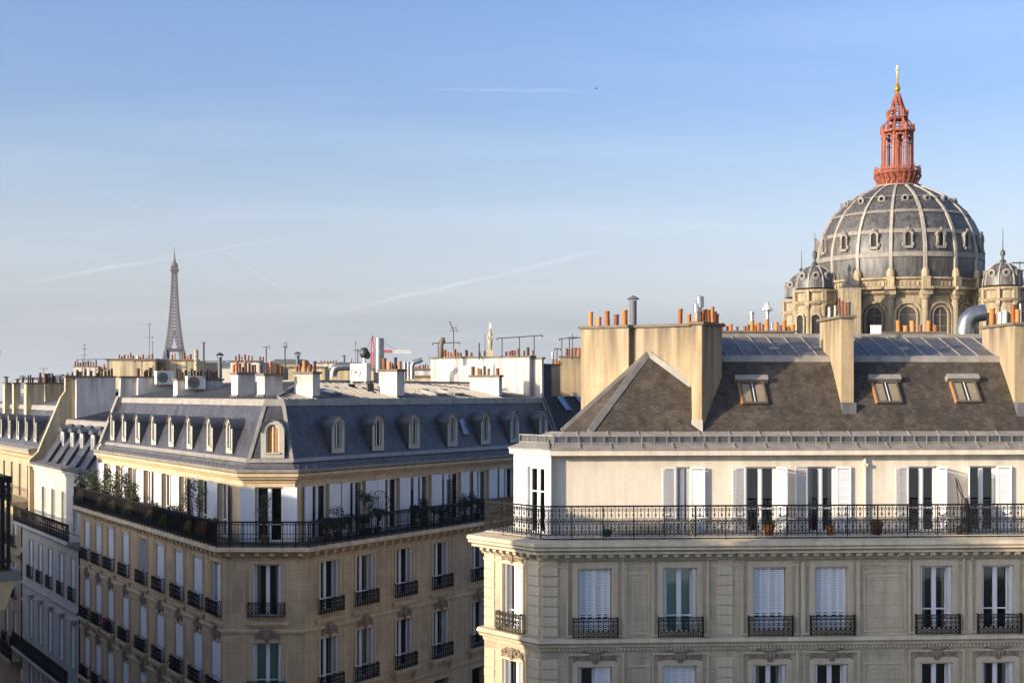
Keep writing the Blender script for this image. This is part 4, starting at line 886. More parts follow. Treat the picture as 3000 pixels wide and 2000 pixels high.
for a, b in zip(gg[1:], gg[2:]):
    n = int((b-a).length/.43)
    for i in range(n): q = a+(b-a)*i/n; gm.box(q.x-.012, q.x+.012, q.y-.012, q.y+.012, zg-.02, zg+.30)
    for zz, w_ in ((zg+.30, .035), (zg+.05, .03)): gm.bar((a.x, a.y, zz), (b.x, b.y, zz), w_)
part('snow_guard', gm, 'zinc_p', Rb)
part('snow_board', sweep(gg, [(.06, zg-.02), (.06, zg+.26), (.10, zg+.26), (.14, zg+.02)]), 'hood', Rb)
# main roof
P_pk = Vector((4.96, 49.1, H+1.45)); F1, F2 = Vector((1.79, 47.4, H-1.36)), Vector((2.73, 46.3, H-1.36))
lf = lambda p: FR.inverted() @ Vector(p)
ZR = lambda y: H-1.36+(y-1.95)*1.28
f2 = lf(F2); pk = lf(P_pk); pk.z = ZR(pk.y)
yb_ = 4.02; zb_ = ZR(yb_)
part('slate_slope', MB().face((f2.x, 1.95, H-1.36), (RE, 1.95, H-1.36), (RE, yb_, zb_), (6.2, yb_, zb_), (pk.x, min(pk.y, yb_+.1), ZR(min(pk.y, yb_+.1)))), 'slate_b', Rb, FR)
pkw = FR @ Vector((pk.x, min(pk.y, yb_+.1), ZR(min(pk.y, yb_+.1)))); F2w = FR @ Vector((f2.x, 1.95, H-1.36))
u = (F2w.xy-F1.xy).length; FH = frame(F1.xy, math.degrees(math.atan2(F2w.y-F1.y, F2w.x-F1.x)))
part('slate_slope', MB().face((0, 0, F1.z), (u, 0, F1.z), tuple(FH.inverted() @ pkw)), 'slate_b', Rb, FH)
F0 = Vector((F1.x+5.2, F1.y+9, F1.z))
part('slate_slope', MB().face(F0, F1, pkw, (pkw.x+3, pkw.y+4, pkw.z)), 'slate_b', Rb)
mb = MB().bar(F1, pkw, .20, .10).bar(F2w+Vector((0, -.03, 0)), pkw, .22, .12)
q = FR @ Vector((lf((6.47, 48.0, 0)).x, 3.2, ZR(3.2)+.03)); mb.bar(pkw, q, .26, .08)
part('ridge_cap', mb, 'zinc_p', Rb)
part('break_band', MB().ext([(3.90, zb_-.16), (3.93, zb_+.03), (4.02, zb_+.09), (4.14, zb_+.06), (4.1, zb_-.1)], 'x', 5.9, RE), 'zinc_p', Rb, FR)
yr, zr = 6.5, H+2.16
part('zinc_roof', MB().face((6.0, 4.02, zb_), (RE, 4.02, zb_), (RE, yr, zr), (6.0, yr, zr)).face((3.5, yr, zr), (RE, yr, zr), (RE, 10, H+.6), (3.5, 10, H+.6)).face((6.0, 4.02, zb_), (6.0, yr, zr), (3.5, yr, zr), (4.2, 4.1, zb_)).face((3.5, 10, 0), (3.5, 10, H+.6), (RE, 10, H+.6), (RE, 10, 0)), 'zinc', Rb, FR)
sp = math.degrees(math.atan2(zr-zb_, yr-4.02))
repeat('seam', MB().bar((0, 4.06, zb_+.02), (0, yr, zr+.02), .045, .06), 'zinc_p', Rb, [FR @ T((7.25+.68*i, 0, 0)) for i in range(24)])
part('ridge_cap', MB().bar((6, yr, zr+.05), (RE, yr, zr+.05), .16, .12), 'zinc_p', Rb, FR)
for px in (2268, 2648):
    x = X(px, 1000, 5.0); z = zb_+(5.0-4.02)*(zr-zb_)/(yr-4.02)
    part('roof_hatch', MB().lathe([(.20, 0), (.22, .05), (.16, .07), (.13, .05), (.05, .08)], 12), 'zinc_p', Rb, slopeM(FR, x, 5.0, z, sp))
ps = math.degrees(math.atan(1.28))
for px, py in ((2212, 1186), (2606, 1184), (2838, 1182)):
    x, z = hit(FR, px, py, 2.75); y_ = 1.95+(z-(H-1.36))/1.28; x = X(px, py, y_); z = ZR(y_)
    Mx = slopeM(FR, x, y_, z, ps); s = skylight(Rb, Mx, .92, .98, 'glass_k', 'wood_b', .12)
    part('wooden_edge', MB().box(-.50, -.46, .0, .95, -.02, .10), 'wood_o', s, Mx)
    part('shade_roll', MB().box(-.60, .60, .98, 1.20, -.02, .24), 'zinc_p', s, Mx); part('glazing_bar', MB().box(-.014, .014, .07, .91, .09, .115), 'ac', s, Mx)
    for s_ in (-1, 1): link('curtain', cached('skc', lambda: MB().face((-.15, .1, .075), (.15, .1, .075), (.15, .88, .075), (-.15, .88, .075)).mesh('curtain', 'sk_c')), s, Mx @ T((s_*.25, 0, .022)))
# the tall chimney wall on the corner
zt = H+2.50
def plan(pts, z0, z1): return MB().prism([(*p, z0) for p in pts], [(*p, z1) for p in pts])
dA = Vector((-.834, .552)); nA = Vector((-.552, -.834)); Bp = Vector((6.47, 48.0)); B2 = Bp+dA*2.3; A1 = B2+dA*.12; A2 = Bp+dA*4.45
body = [(6.36, 47.02), (6.68, 46.84), (7.63, 48.38), (7.4, 49.6), (6.2, 51.2), tuple(A2+Vector((1.2, 1.6))), tuple(A2), tuple(B2), tuple(Bp)]
ck = part('chimney', plan(body, H-2.2, zt-.1), 'chim_t', Rb)
part('flashing', plan([(6.33, 46.98), (6.70, 46.78), (6.74, 46.84), (6.40, 47.04)], H-1.45, H-.95), 'zinc_p', ck)
pa = part('flue', plan([tuple(A2+nA*.28), tuple(A1+nA*.28), tuple(A1-nA*.1), tuple(A2-nA*.1)], H-2.2, zt-.1), 'chim_t', ck)
capb = [(6.24, 46.98), (6.72, 46.72), (7.76, 48.38), (7.5, 49.7), (6.2, 51.3), tuple(A2+Vector((1.1, 1.6))), tuple(A2+nA*.36-dA*-.1), tuple(A1+nA*.36), tuple(B2+nA*.1), tuple(Bp+nA*.12)]
part('coping', plan(capb, zt-.1, zt), 'cap', ck)
def Yline(P, d):                        # distance along the sight line of a plan line
    def f(px): k = (px-1500)/F; t_ = (k*P.y-P.x)/(d.x-k*d.y); return (P+d*t_).y
    return f
pots_on(ck, zt, Yline(Bp-nA*.2, dA), [(1730, 912, 16, 'o'), (1754, 927, 16, 'o'), (1780, 912, 16, 'o'), (1805, 921, 18, 'b'), (1830, 906, 19, 'o'), (1992, 904, 16, 'o'), (2018, 919, 15, 'o')])
pots_on(ck, zt, Yline(Vector((6.5, 47.2)), Vector((.5, .866))), [(2042, 906, 18, 'o'), (2052, 912, 13, 'b'), (2060, 908, 13, 'o'), (2068, 902, 12, 'o'), (2078, 906, 12, 'b'), (2088, 900, 14, 'o'), (2096, 910, 12, 'b'), (2101, 918, 10, 'o')])
Yc = Yline(Bp-nA*.2, dA)(1855); cowl(ck, Vector(((1855-1500)*Yc/F, Yc, zt)), 1.08, .13, 'zinc')
for px, yt, h, r in ((2051, 869, .38, .14), (2042, 890, .30, .13)):
    p = at(px, yt, 47.3); part('steel_flue', MB().lathe([(r*.55, -.55), (r*.55, -h), (r, -h), (r, 0), (r*.2, .03)], 12), 'steel', ck, T(p))
c2 = chimney(Rb, FR, X(2465, 1187, 2.64), X(2501, 1187, 2.64), 2.64, 5.3, H-.6, H+2.78, 'chim_t', over=.10)
part('flashing', MB().box(X(2465, 1187, 2.64)-.03, X(2501, 1187, 2.64)+.03, 2.42, 2.64, H-.80, H-.35), 'zinc', c2, FR)
xm2 = (X(2465, 1187, 2.64)+X(2501, 1187, 2.64))/2
pots_on(c2, H+2.78, lambda px: (FR @ Vector((xm2, min(max(hitx(FR, px, 925, xm2)[0], 2.8), 5.1), 0))).y, [(2430, 900, 8, 'w'), (2447, 892, 7, 'w'), (2460, 876, 8, 'b'), (2468, 880, 10, 'b'), (2478, 888, 10, 'b'), (2488, 885, 9, 'd')])
c3 = chimney(Rb, FR, X(2973, 1187, 2.64), X(2973, 1187, 2.64)+.6, 2.64, 5.5, H-.7, H+2.55, 'chim_t', over=.10)
part('flashing', MB().box(X(2973, 1187, 2.64)-.03, X(2973, 1187, 2.64)+.63, 2.35, 2.64, H-.9, H-.35), 'zinc', c3, FR)
xm3 = X(2973, 1187, 2.64)+.1
pots_on(c3, H+2.55, lambda px: (FR @ Vector((xm3, min(max(hitx(FR, px, 940, xm3)[0], 2.8), 5.3), 0))).y, [(2906, 902, 17, 'o'), (2930, 912, 12, 'w'), (2944, 908, 16, 'w'), (2969, 890, 15, 'o'), (2981, 906, 14, 'o'), (2991, 892, 8, 's')])
# low flue walls behind the ridge
def flue_wall(px0, px1, yt, yb, Y, lst, m='chim_t', th=.5, name='chimney', bld=Rb):
    a, b = at(px0, yt, Y), at(px1, yt, Y); zb = at(px0, yb, Y).z
    c = part(name, MB().box(a.x, b.x, Y, Y+th, zb, a.z-.08), m, bld); part('coping', MB().box(a.x-.08, b.x+.08, Y-.07, Y+th+.07, a.z-.08, a.z), 'cap', c)
    for px, t_, w_, k in lst: pot(c, px, t_, HY-(a.z-H)*F/(Y+th/2), w_, Y+th/2, k)
    return c
bw = flue_wall(2105, 2328, 968, 1010, 53, [(2115, 946, 10, 'o'), (2140, 948, 14, 'o'), (2182, 955, 12, 'o'), (2203, 938, 14, 'o'), (2223, 944, 14, 'o'), (2248, 932, 14, 'o'), (2275, 942, 13, 'o'), (2298, 939, 14, 'o'), (2323, 950, 12, 'o'), (2130, 955, 9, 'b'), (2160, 957, 8, 'b'), (2193, 950, 9, 'b'), (2213, 952, 9, 'o'), (2235, 950, 8, 'b'), (2262, 945, 9, 's'), (2287, 952, 8, 'b'), (2311, 954, 8, 'o')])
for px, yt, h, r, m in ((2203, 914, .34, .10, 'steel'), (2248, 912, .22, .08, 'steel')):
    p = at(px, yt, 53.25); part('steel_flue', MB().lathe([(r*.8, -h-.1), (r*.8, -.1), (r*1.1, -.09), (r*1.1, 0)], 10), m, bw, T(p))
p = at(2248, 912, 53.25); part('chimney_cowl', MB().lathe([(.08, 0), (.21, .05), (.19, .11), (.07, .30), (.07, .35), (.02, .36)], 8), 'chim_w', bw, T(p))
flue_wall(2580, 2768, 971, 1010, 53.4, [(2632, 938, 14, 'o'), (2653, 952, 15, 'o'), (2673, 940, 15, 'o'), (2696, 951, 13, 'b'), (2720, 938, 14, 'o'), (2740, 951, 15, 'o')], 'chim_t')
p = at(2566, 977, 52.5); q = thing('roof_box', 'small white box on the ridge of the slate roof before the big dome', 'vent box', p); part('casing', MB().box(-.17, .17, -.15, .15, -.1, .30), 'white', q, T(p)); part('lid', MB().box(-.19, .19, -.17, .17, .30, .33), 'ac', q, T(p))

# ------------------------------------------------------------------ tiled house between the two
N = thing('tiled_house', 'house with dark tiled roof and two blue skylights between the corner buildings', 'building', tuple(at(1660, 1150, 66))[:2]+(0,))
xe = hit(MR, 1662, 1073, 5.4)[0]; zN = hit(MR, 1662, 1073, 5.4)[1]; x0N = LR+.12; kN = (zN-(H-3.4))/4.1
part('tile_slope', MB().face((x0N, 1.3, H-3.4), (xe+6, 1.3, H-3.4), (xe, 5.4, zN), (x0N, 5.4, zN)), 'tile_r', N, MR)
part('rear_slope', MB().face((x0N, 5.4, zN), (xe, 5.4, zN), (xe+6, 10, H-2), (x0N, 10, H-2)), 'tile_r', N, MR)
part('end_slope', MB().face((xe+6, 1.3, H-3.4), (xe+6, 10, H-2), (xe, 5.4, zN)), 'tile_r', N, MR)
part('wall', MB().box(x0N, xe+6, 1.1, 10, 0, H-3.45), 'stone_y', N, MR)
part('ridge_tiles', MB().bar((x0N, 5.4, zN+.03), (xe, 5.4, zN+.03), .18, .14).bar((xe, 5.4, zN+.03), (xe+6, 1.3, H-3.37), .2, .14), 'tc3', N, MR)
for px, py in ((1666, 1206), (1718, 1198)):
    yy = 1.4
    for _ in range(60):
        x, z = hit(MR, px, py, yy)
        if z < H-3.4+(yy-1.3)*kN: break
        yy += .06
    skylight(N, slopeM(MR, x, yy, H-3.4+(yy-1.3)*kN, math.degrees(math.atan(kN))), .85, 1.15, fm='hood')
flue_wall(1642, 1722, 1042, 1160, 75, [(1660, 1018, 9, 'b'), (1667, 1022, 8, 'b'), (1676, 1018, 8, 'b'), (1685, 1017, 9, 'b'), (1694, 1020, 7, 'o'), (1701, 1018, 8, 'b'), (1708, 1016, 9, 'b')], 'chim_t', .6, bld=N)
flue_wall(1616, 1648, 1066, 1160, 76, [(1620, 1028, 8, 'w'), (1629, 1052, 9, 'o'), (1637, 1056, 8, 'o')], 'chim_y', .6, bld=N)

# ------------------------------------------------------------------ back rows of roofs
def back_block(label, px0, px1, yt, Y, depth, m='chim_y', lst=(), roof=None, cat='building', wins=0, group=None, name='rear_building', th=None):
    a, b = at(px0, yt, Y), at(px1, yt, Y); t = thing(name, label, cat, ((a.x+b.x)/2, Y, 0), group)
    part('wall', MB().box(a.x, b.x, Y, Y+depth, 0, a.z), m, t)
    part('coping', MB().box(a.x-.1, b.x+.1, Y-.1, Y+min(depth, 1)+.1, a.z, a.z+.12), 'cap', t)
    if roof:
        zz = at(px0, roof, Y+depth/2).z; part('roof', MB().ext([(Y+.2, a.z+.02), (Y+depth*.35, zz), (Y+depth*.75, zz), (Y+depth, a.z+.02)], 'x', a.x+.1, b.x-.1), 'roof_f', t)
    yb = HY-(a.z+.1-H)*F/(Y+.4)
    for px, t_, w_, k in lst: pot(t, px, t_, yb, w_, Y+.4, k)
    if wins:
        n = wins; L = b.x-a.x
        for r_ in range(2):
            for i in range(n): x = a.x+L*(i+.5)/n; link('window', cached(('bkw',), lambda: MB().box(-.5, .5, -.03, .05, 0, 1.9).mesh('window', 'glass_s')), t, T((x, Y, a.z-2.8-3.2*r_)))
    return t
B1 = back_block('long yellow chimney wall with a crowd of clay pots in front of the iron tower', 313, 455, 1055, 96, 9, 'chim_y',
   [(350, 1037, 5, 'b'), (357, 1044, 6, 'b'), (365, 1039, 7, 'b'), (374, 1039, 6, 'o'), (383, 1033, 5, 'b'), (390, 1041, 7, 'b'), (404, 1040, 8, 'w'), (411, 1045, 7, 'b'), (419, 1038, 7, 'o'), (428, 1045, 5, 'o'), (436, 1040, 6, 'b'), (446, 1037, 7, 'b')])
B1b = back_block('yellow chimney wall with orange pots directly below the iron tower', 466, 572, 1057, 97, 9, 'chim_y', [(505, 1037, 5, 'b'), (512, 1036, 5, 'o'), (540, 1033, 7, 'b'), (549, 1042, 6, 'o'), (558, 1037, 8, 'b')])
part('flue', MB().box(*[at(p, 1057, 96.6).x for p in (454, 466)], 96.6, 98, 0, at(460, 1057, 96.6).z), 'chim_t', B1b)  # darker render carries the shade of the narrow column between the walls
p = at(575, 1078, 92); q = thing('vent_pipe', 'pale vertical vent pipe at the right end of the yellow wall', 'pipe', p); part('pipe', MB().tube([(0, 0, -2), (0, 0, 1.27)], .14, 10), 'chim_y', q, T(p)); part('collar', MB().tube([(0, 0, .8), (0, 0, .86)], .17, 10).tube([(0, 0, .2), (0, 0, .26)], .17, 10), 'steel', q, T(p))
back_block('low dark slate roof between the iron tower and the orange chimney pots', 570, 690, 1078, 118, 14, 'wall_f', [(598, 1066, 5, 'w'), (640, 1070, 5, 'b')], 1062)
back_block('white gabled roof end behind the double group of chimney pots', 675, 762, 1060, 112, 8, 'chim_w', [(691, 1043, 6, 'b'), (700, 1036, 6, 'b'), (708, 1044, 5, 'b'), (718, 1038, 6, 'b'), (728, 1040, 6, 'b'), (738, 1042, 5, 'b'), (762, 1044, 6, 'b'), (771, 1044, 6, 'b')])
back_block('corrugated roof behind the chimneys of the right hand wing', 783, 868, 1066, 120, 10, 'chim_y', [(846, 1058, 6, 'b'), (855, 1058, 6, 'b')], 1053)
back_block('cream chimney block beside the curving steel duct', 845, 952, 1078, 100, 6, 'chim_y', [(872, 1066, 8, 'b')])
back_block('white wall with six capped pots on the skyline', 925, 1062, 1064, 150, 8, 'chim_w', [(941, 1056, 4, 'b'), (950, 1055, 4, 'b'), (960, 1056, 4, 'b'), (968, 1056, 4, 'b'), (977, 1055, 4, 'b'), (985, 1055, 4, 'b'), (1028, 1050, 6, 'o')], group=None)
back_block('cream wall under the steel duct on the zinc roof', 965, 1095, 1083, 88, 6, 'chim_y', [(1010, 1072, 5, 'd')])
back_block('low white block with a row of small pots left of the long white wall', 1212, 1262, 1084, 92, 6, 'chim_w', [(1219, 1074, 5, 'b'), (1226, 1072, 5, 'b'), (1232, 1070, 5, 'b'), (1240, 1068, 5, 'b'), (1246, 1066, 5, 'b'), (1253, 1070, 5, 'b')])
back_block('low cream flue wall on the zinc roof below the long white wall', 1213, 1315, 1105, 79, 1.2, 'chim_y', [(1277, 1078, 9, 'o'), (1290, 1086, 9, 'o'), (1305, 1076, 9, 'b'), (1313, 1096, 6, 'b'), (1323, 1096, 7, 'b')])
rf = random.Random(11)
for i in range(30):
    px = -30+i*62+rf.uniform(-10, 10); Y = rf.uniform(230, 620)
    if px < 0 or px > 1760: continue
    back_block('pale distant apartment block low on the skyline', px, px+rf.uniform(50, 90), 1118-rf.uniform(0, 10)-(8 if Y < 400 else 0), Y, 18, 'wall_f', [], 1110-rf.uniform(3, 12), wins=6, group='distant apartment blocks on the skyline', name='distant_building')

rg = random.Random(5)
behind = ['the far left chimney wall', 'the yellow wall with many pots', 'the iron tower foot', 'the dark mast', 'the first orange pot stack', 'the second orange pot stack', 'the third chimney of the mansard', 'the corrugated roof', 'the curving steel duct',
          'the upright steel flue', 'the slim twin flues', 'the bent cowl', 'the star shaped aerial', 'the stone statue', 'the long hooked pipe frame', 'the dark tiled roof']
for i in range(16):
    px = 210+i*92+rg.uniform(-25, 25); Y = rg.uniform(125, 215); yt = 1092-rg.uniform(0, 22)
    n = rg.randint(4, 9); w_ = rg.uniform(40, 85)
    back_block('small rear rooftop with a row of pots glimpsed behind '+behind[i], px, px+w_, yt, Y, 7, rg.choice(['chim_w', 'chim_y', 'chim_w', 'chim_t']), [(px+w_*(k+.5)/n, yt-rg.uniform(9, 19), rg.uniform(4.5, 6.5), rg.choice('bbobbd')) for k in range(n)], yt+rg.uniform(-2, 4), group='rear rooftops behind the mansards', name='rear_rooftop')

# ------------------------------------------------------------------ church with the ribbed dome
YC = 200.0; S = YC/F; cxc, cyc = (2632-1500)*S, YC
def zc(py): return H+(1150-py)*S
Ch = thing('domed_church', 'great ribbed lead dome on an arcaded stone drum with red iron lantern and side turrets', 'church', (cxc, cyc, 0))
MC_ = T((cxc, cyc, 0)); phi0 = math.atan2(-cyc, -cxc)+R(6.3)         # an arch faces a little right of the viewer
dprof = [(230, 834), (234, 805), (235, 777), (234, 750), (229, 723), (220, 690), (205, 659), (184, 628), (150, 596), (124, 579), (95, 564), (72, 554), (55, 548)]
dp = [(r*S, zc(y)) for r, y in dprof]
d_ = MB(); d_.sm = True; d_.lathe(dp, 64); dome = part('dome', d_, 'lead', Ch, MC_)
def rat(z):
    for (r0, z0), (r1_, z1) in zip(dp, dp[1:]):
        if z0 <= z <= z1: return r0+(r1_-r0)*(z-z0)/(z1-z0)
    return dp[-1][0]
NB = 16; step = 2*math.pi/NB
rib = MB()
for (r0, z0), (r1_, z1) in zip(dp, dp[1:]):
    w0, w1 = .29*(.5+.5*r0/12.3), .29*(.5+.5*r1_/12.3)
    rib.hexa([(r0-.15, -w0, z0), (r0+.26, -w0*.75, z0), (r0+.26, w0*.75, z0), (r0-.15, w0, z0), (r1_-.15, -w1, z1), (r1_+.24, -w1*.75, z1+.1), (r1_+.24, w1*.75, z1+.1), (r1_-.15, w1, z1)])
repeat('rib', rib, 'rib_m', dome, [MC_ @ Matrix.Rotation(phi0+step*(i+.5), 4, 'Z') for i in range(NB)])
for ya, yb2 in ((760, 775), (695, 708), (637, 647), (591, 597)):
    z0, z1 = zc(yb2), zc(ya); b_ = MB(); b_.sm = True; b_.lathe([(rat(z0)+.02, z0), (rat(z0)+.16, z0+.05), (rat(z1)+.16, z1-.05), (rat(z1)+.02, z1)], 64); part('lead_band', b_, 'lead_t', dome, MC_)
luc = MB(); luc.box(-.1, .55, -.62, .62, 0, .35); 
luc.box(-.8, .35, -.62, -.38, .3, 1.9).box(-.8, .35, .38, .62, .3, 1.9)
for i in range(8):
    a0, a1 = math.pi*i/8, math.pi*(i+1)/8
    luc.hexa([(-1.2, .38*math.cos(a0), 1.9+.38*math.sin(a0)), (.35, .38*math.cos(a0), 1.9+.38*math.sin(a0)), (.35, .38*math.cos(a1), 1.9+.38*math.sin(a1)), (-1.2, .38*math.cos(a1), 1.9+.38*math.sin(a1)), (-1.2, .72*math.cos(a0), 1.9+.72*math.sin(a0)), (.42, .72*math.cos(a0), 1.9+.72*math.sin(a0)), (.42, .72*math.cos(a1), 1.9+.72*math.sin(a1)), (-1.2, .72*math.cos(a1), 1.9+.72*math.sin(a1))])
luc.blob((.3, 0, 2.75), .2, .25, .3, 6, 4)
for s in (-1, 1): luc.blob((.25, s*.7, .55), .2, .22, .35, 6, 4)
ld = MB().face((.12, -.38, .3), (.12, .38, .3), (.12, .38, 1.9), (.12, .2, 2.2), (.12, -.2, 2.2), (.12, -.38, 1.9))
ocu = MB(); 
for i in range(10):
    a0, a1 = 2*math.pi*i/10, 2*math.pi*(i+1)/10
    ocu.hexa([(-1.0, .3*math.cos(a0), .3*math.sin(a0)), (.45, .3*math.cos(a0), .3*math.sin(a0)), (.45, .3*math.cos(a1), .3*math.sin(a1)), (-1.0, .3*math.cos(a1), .3*math.sin(a1)), (-1.0, .56*math.cos(a0), .56*math.sin(a0)), (.40, .56*math.cos(a0), .56*math.sin(a0)), (.40, .56*math.cos(a1), .56*math.sin(a1)), (-1.0, .56*math.cos(a1), .56*math.sin(a1))])
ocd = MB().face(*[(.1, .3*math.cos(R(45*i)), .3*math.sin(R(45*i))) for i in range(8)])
for i in range(NB):
    Rz = MC_ @ Matrix.Rotation(phi0+step*i, 4, 'Z')
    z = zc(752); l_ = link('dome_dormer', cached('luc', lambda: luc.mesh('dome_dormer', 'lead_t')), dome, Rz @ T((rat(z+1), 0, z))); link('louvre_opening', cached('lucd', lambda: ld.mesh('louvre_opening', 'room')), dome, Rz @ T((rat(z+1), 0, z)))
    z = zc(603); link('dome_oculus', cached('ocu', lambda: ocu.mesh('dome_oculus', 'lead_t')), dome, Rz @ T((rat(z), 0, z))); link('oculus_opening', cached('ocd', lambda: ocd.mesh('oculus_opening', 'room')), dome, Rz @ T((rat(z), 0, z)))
# drum
RDm = 228*S
dr = part('drum', MB().lathe([(RDm, H-14), (RDm, zc(905)), (RDm, zc(866))], 64), 'stone_c', Ch, MC_)
e_ = MB(); e_.lathe([(RDm+.1, zc(880)), (RDm+.5, zc(874)), (RDm+.5, zc(868)), (RDm+1.25, zc(864)), (RDm+1.35, zc(858)), (RDm+.35, zc(856)), (RDm+.35, zc(840)), (RDm+.75, zc(836)), (RDm+.75, zc(831)), (RDm-.6, zc(829))], 64)
part('entablature', e_, 'stone_c', Ch, MC_)
col = MB(); col.lathe([(.55, H-14), (.50, zc(893)), (.62, zc(892)), (.85, zc(883)), (.80, zc(880))], 12); col.box(-.7, .95, -.8, .8, zc(880), zc(866)); col.box(-.4, 1.5, -.75, .75, zc(866), zc(858)); col.box(-.4, .75, -.55, .55, zc(858), zc(830))
col.blob((.15, 0, zc(822)), .55, .6, .95, 8, 5)
arch = MB(); zs = zc(935); ra = 1.62
def archring(mb, r0, r1_, x0, x1, n=12):
    for i in range(n):
        a0, a1 = math.pi*i/n, math.pi*(i+1)/n
        mb.hexa([(x0, r0*math.cos(a0), zs+r0*math.sin(a0)), (x1, r0*math.cos(a0), zs+r0*math.sin(a0)), (x1, r0*math.cos(a1), zs+r0*math.sin(a1)), (x0, r0*math.cos(a1), zs+r0*math.sin(a1)), (x0, r1_*math.cos(a0), zs+r1_*math.sin(a0)), (x1, r1_*math.cos(a0), zs+r1_*math.sin(a0)), (x1, r1_*math.cos(a1), zs+r1_*math.sin(a1)), (x0, r1_*math.cos(a1), zs+r1_*math.sin(a1))])
archring(arch, 1.10, 1.38, -.2, .30); archring(arch, 1.62, 1.95, -.2, .40)
for s in (-1, 1): arch.box(-.2, .30, s*1.24-.14, s*1.24+.14, H-14, zs); arch.box(-.2, .40, s*1.78-.17, s*1.78+.17, H-14, zs)
win = MB().face((.12, -1.10, H-14), (.12, 1.10, H-14), *[(.12, 1.10*math.cos(math.pi*i/8), zs+1.10*math.sin(math.pi*i/8)) for i in range(9)])
tr = MB(); tr.box(.12, .18, -.05, .05, H-14, zs+1.05)
for k in range(3): tr.box(.12, .18, -1.1, 1.1, zs-1.6*k-.05, zs-1.6*k+.05)
bal = MB()
for k in range(7): y_ = -1.75+k*.58; bal.box(RDm+.32, RDm+.42, y_, y_+.32, zc(854), zc(843))
for i in range(NB):
    Rz = MC_ @ Matrix.Rotation(phi0+step*i, 4, 'Z')
    link('column', cached('ccol', lambda: col.mesh('column', 'stone_c')), dr, MC_ @ Matrix.Rotation(phi0+step*(i+.5), 4, 'Z') @ T((RDm+.35, 0, 0)))
    link('arch', cached('carch', lambda: arch.mesh('arch', 'stone_c')), dr, Rz @ T((RDm, 0, 0))); link('window', cached('cwin', lambda: win.mesh('window', 'leaded')), dr, Rz @ T((RDm-.03, 0, 0)))
    link('tracery', cached('ctr', lambda: tr.mesh('tracery', 'carved')), dr, Rz @ T((RDm-.03, 0, 0))); link('attic_panel', cached('cbal', lambda: bal.mesh('attic_panel', 'stone_c')), dr, Rz)
# lantern
CL = T((cxc-.15, cyc, 0)); NL = 8
La = part('lantern', MB().lathe([(3.1, zc(548)), (3.3, zc(544)), (2.6, zc(541)), (2.5, zc(530)), (3.0, zc(516)), (3.35, zc(512)), (3.35, zc(509)), (2.6, zc(508))], 24), 'red', Ch, CL)
part('lantern_base', MB().lathe([(3.6, zc(551)), (3.6, zc(547)), (3.0, zc(545))], 24), 'lead_t', La, CL)
gal = MB()
for i in range(24):
    a = 2*math.pi*i/24; c_, s_ = math.cos(a), math.sin(a)
    gal.bar((3.3*c_, 3.3*s_, zc(514)), (3.3*c_, 3.3*s_, zc(493 if i % 2 else 488)), .16); gal.bar((2.7*c_, 2.7*s_, zc(544)), (3.45*c_, 3.45*s_, zc(516)), .2)
    b2 = 2*math.pi*(i+1)/24; gal.bar((3.3*c_, 3.3*s_, zc(497)), (3.3*math.cos(b2), 3.3*math.sin(b2), zc(497)), .14); gal.bar((3.3*c_, 3.3*s_, zc(510)), (3.3*math.cos(b2), 3.3*math.sin(b2), zc(504)), .16, .3); gal.bar((3.3*c_, 3.3*s_, zc(504)), (3.3*math.cos(b2), 3.3*math.sin(b2), zc(498)), .1)
part('gallery', gal, 'red', La, CL)
up = MB(); up.lathe([(2.45, zc(506)), (2.45, zc(500)), (2.3, zc(499))], 24)
for i in range(NL):
    a = 2*math.pi*(i+.35)/NL; c_, s_ = math.cos(a), math.sin(a)
    up.bar((2.25*c_, 2.25*s_, zc(508)), (2.25*c_, 2.25*s_, zc(372)), .30, .30, 8)
    for da in (-.16, .16): up.bar((2.25*math.cos(a+da), 2.25*math.sin(a+da), zc(508)), (2.25*math.cos(a+da), 2.25*math.sin(a+da), zc(395)), .12)
    b2 = 2*math.pi*(i+1.35)/NL; m_ = (a+b2)/2
    for (u0, z0), (u1, z1) in (((a, 412), ((a*2+m_)/3, 402)), (((a*2+m_)/3, 402), (m_, 397)), ((m_, 397), ((b2*2+m_)/3, 402)), (((b2*2+m_)/3, 402), (b2, 412))): up.bar((2.2*math.cos(u0), 2.2*math.sin(u0), zc(z0)), (2.2*math.cos(u1), 2.2*math.sin(u1), zc(z1)), .22)
    up.bar((2.3*c_, 2.3*s_, zc(388)), (2.3*math.cos(b2), 2.3*math.sin(b2), zc(388)), .25, .8); up.bar((2.25*c_, 2.25*s_, zc(425)), (2.25*math.cos(b2), 2.25*math.sin(b2), zc(425)), .10, .10)
    up.bar((2.45*c_, 2.45*s_, zc(388)), (2.45*c_, 2.45*s_, zc(368)), .24, .24); up.bar((2.35*c_, 2.35*s_, zc(374)), (1.5*c_, 1.5*s_, zc(352)), .16)
    up.bar((2.4*math.cos(m_), 2.4*math.sin(m_), zc(384)), (2.4*math.cos(m_), 2.4*math.sin(m_), zc(372)), .12)
up.lathe([(.42, zc(508)), (.42, zc(385))], 8); up.lathe([(2.35, zc(392)), (2.35, zc(386)), (1.6, zc(382))], 16)
part('arcade', up, 'red', La, CL)
t2 = MB(); t2.lathe([(1.45, zc(352)), (1.5, zc(350)), (1.25, zc(348))], 8)
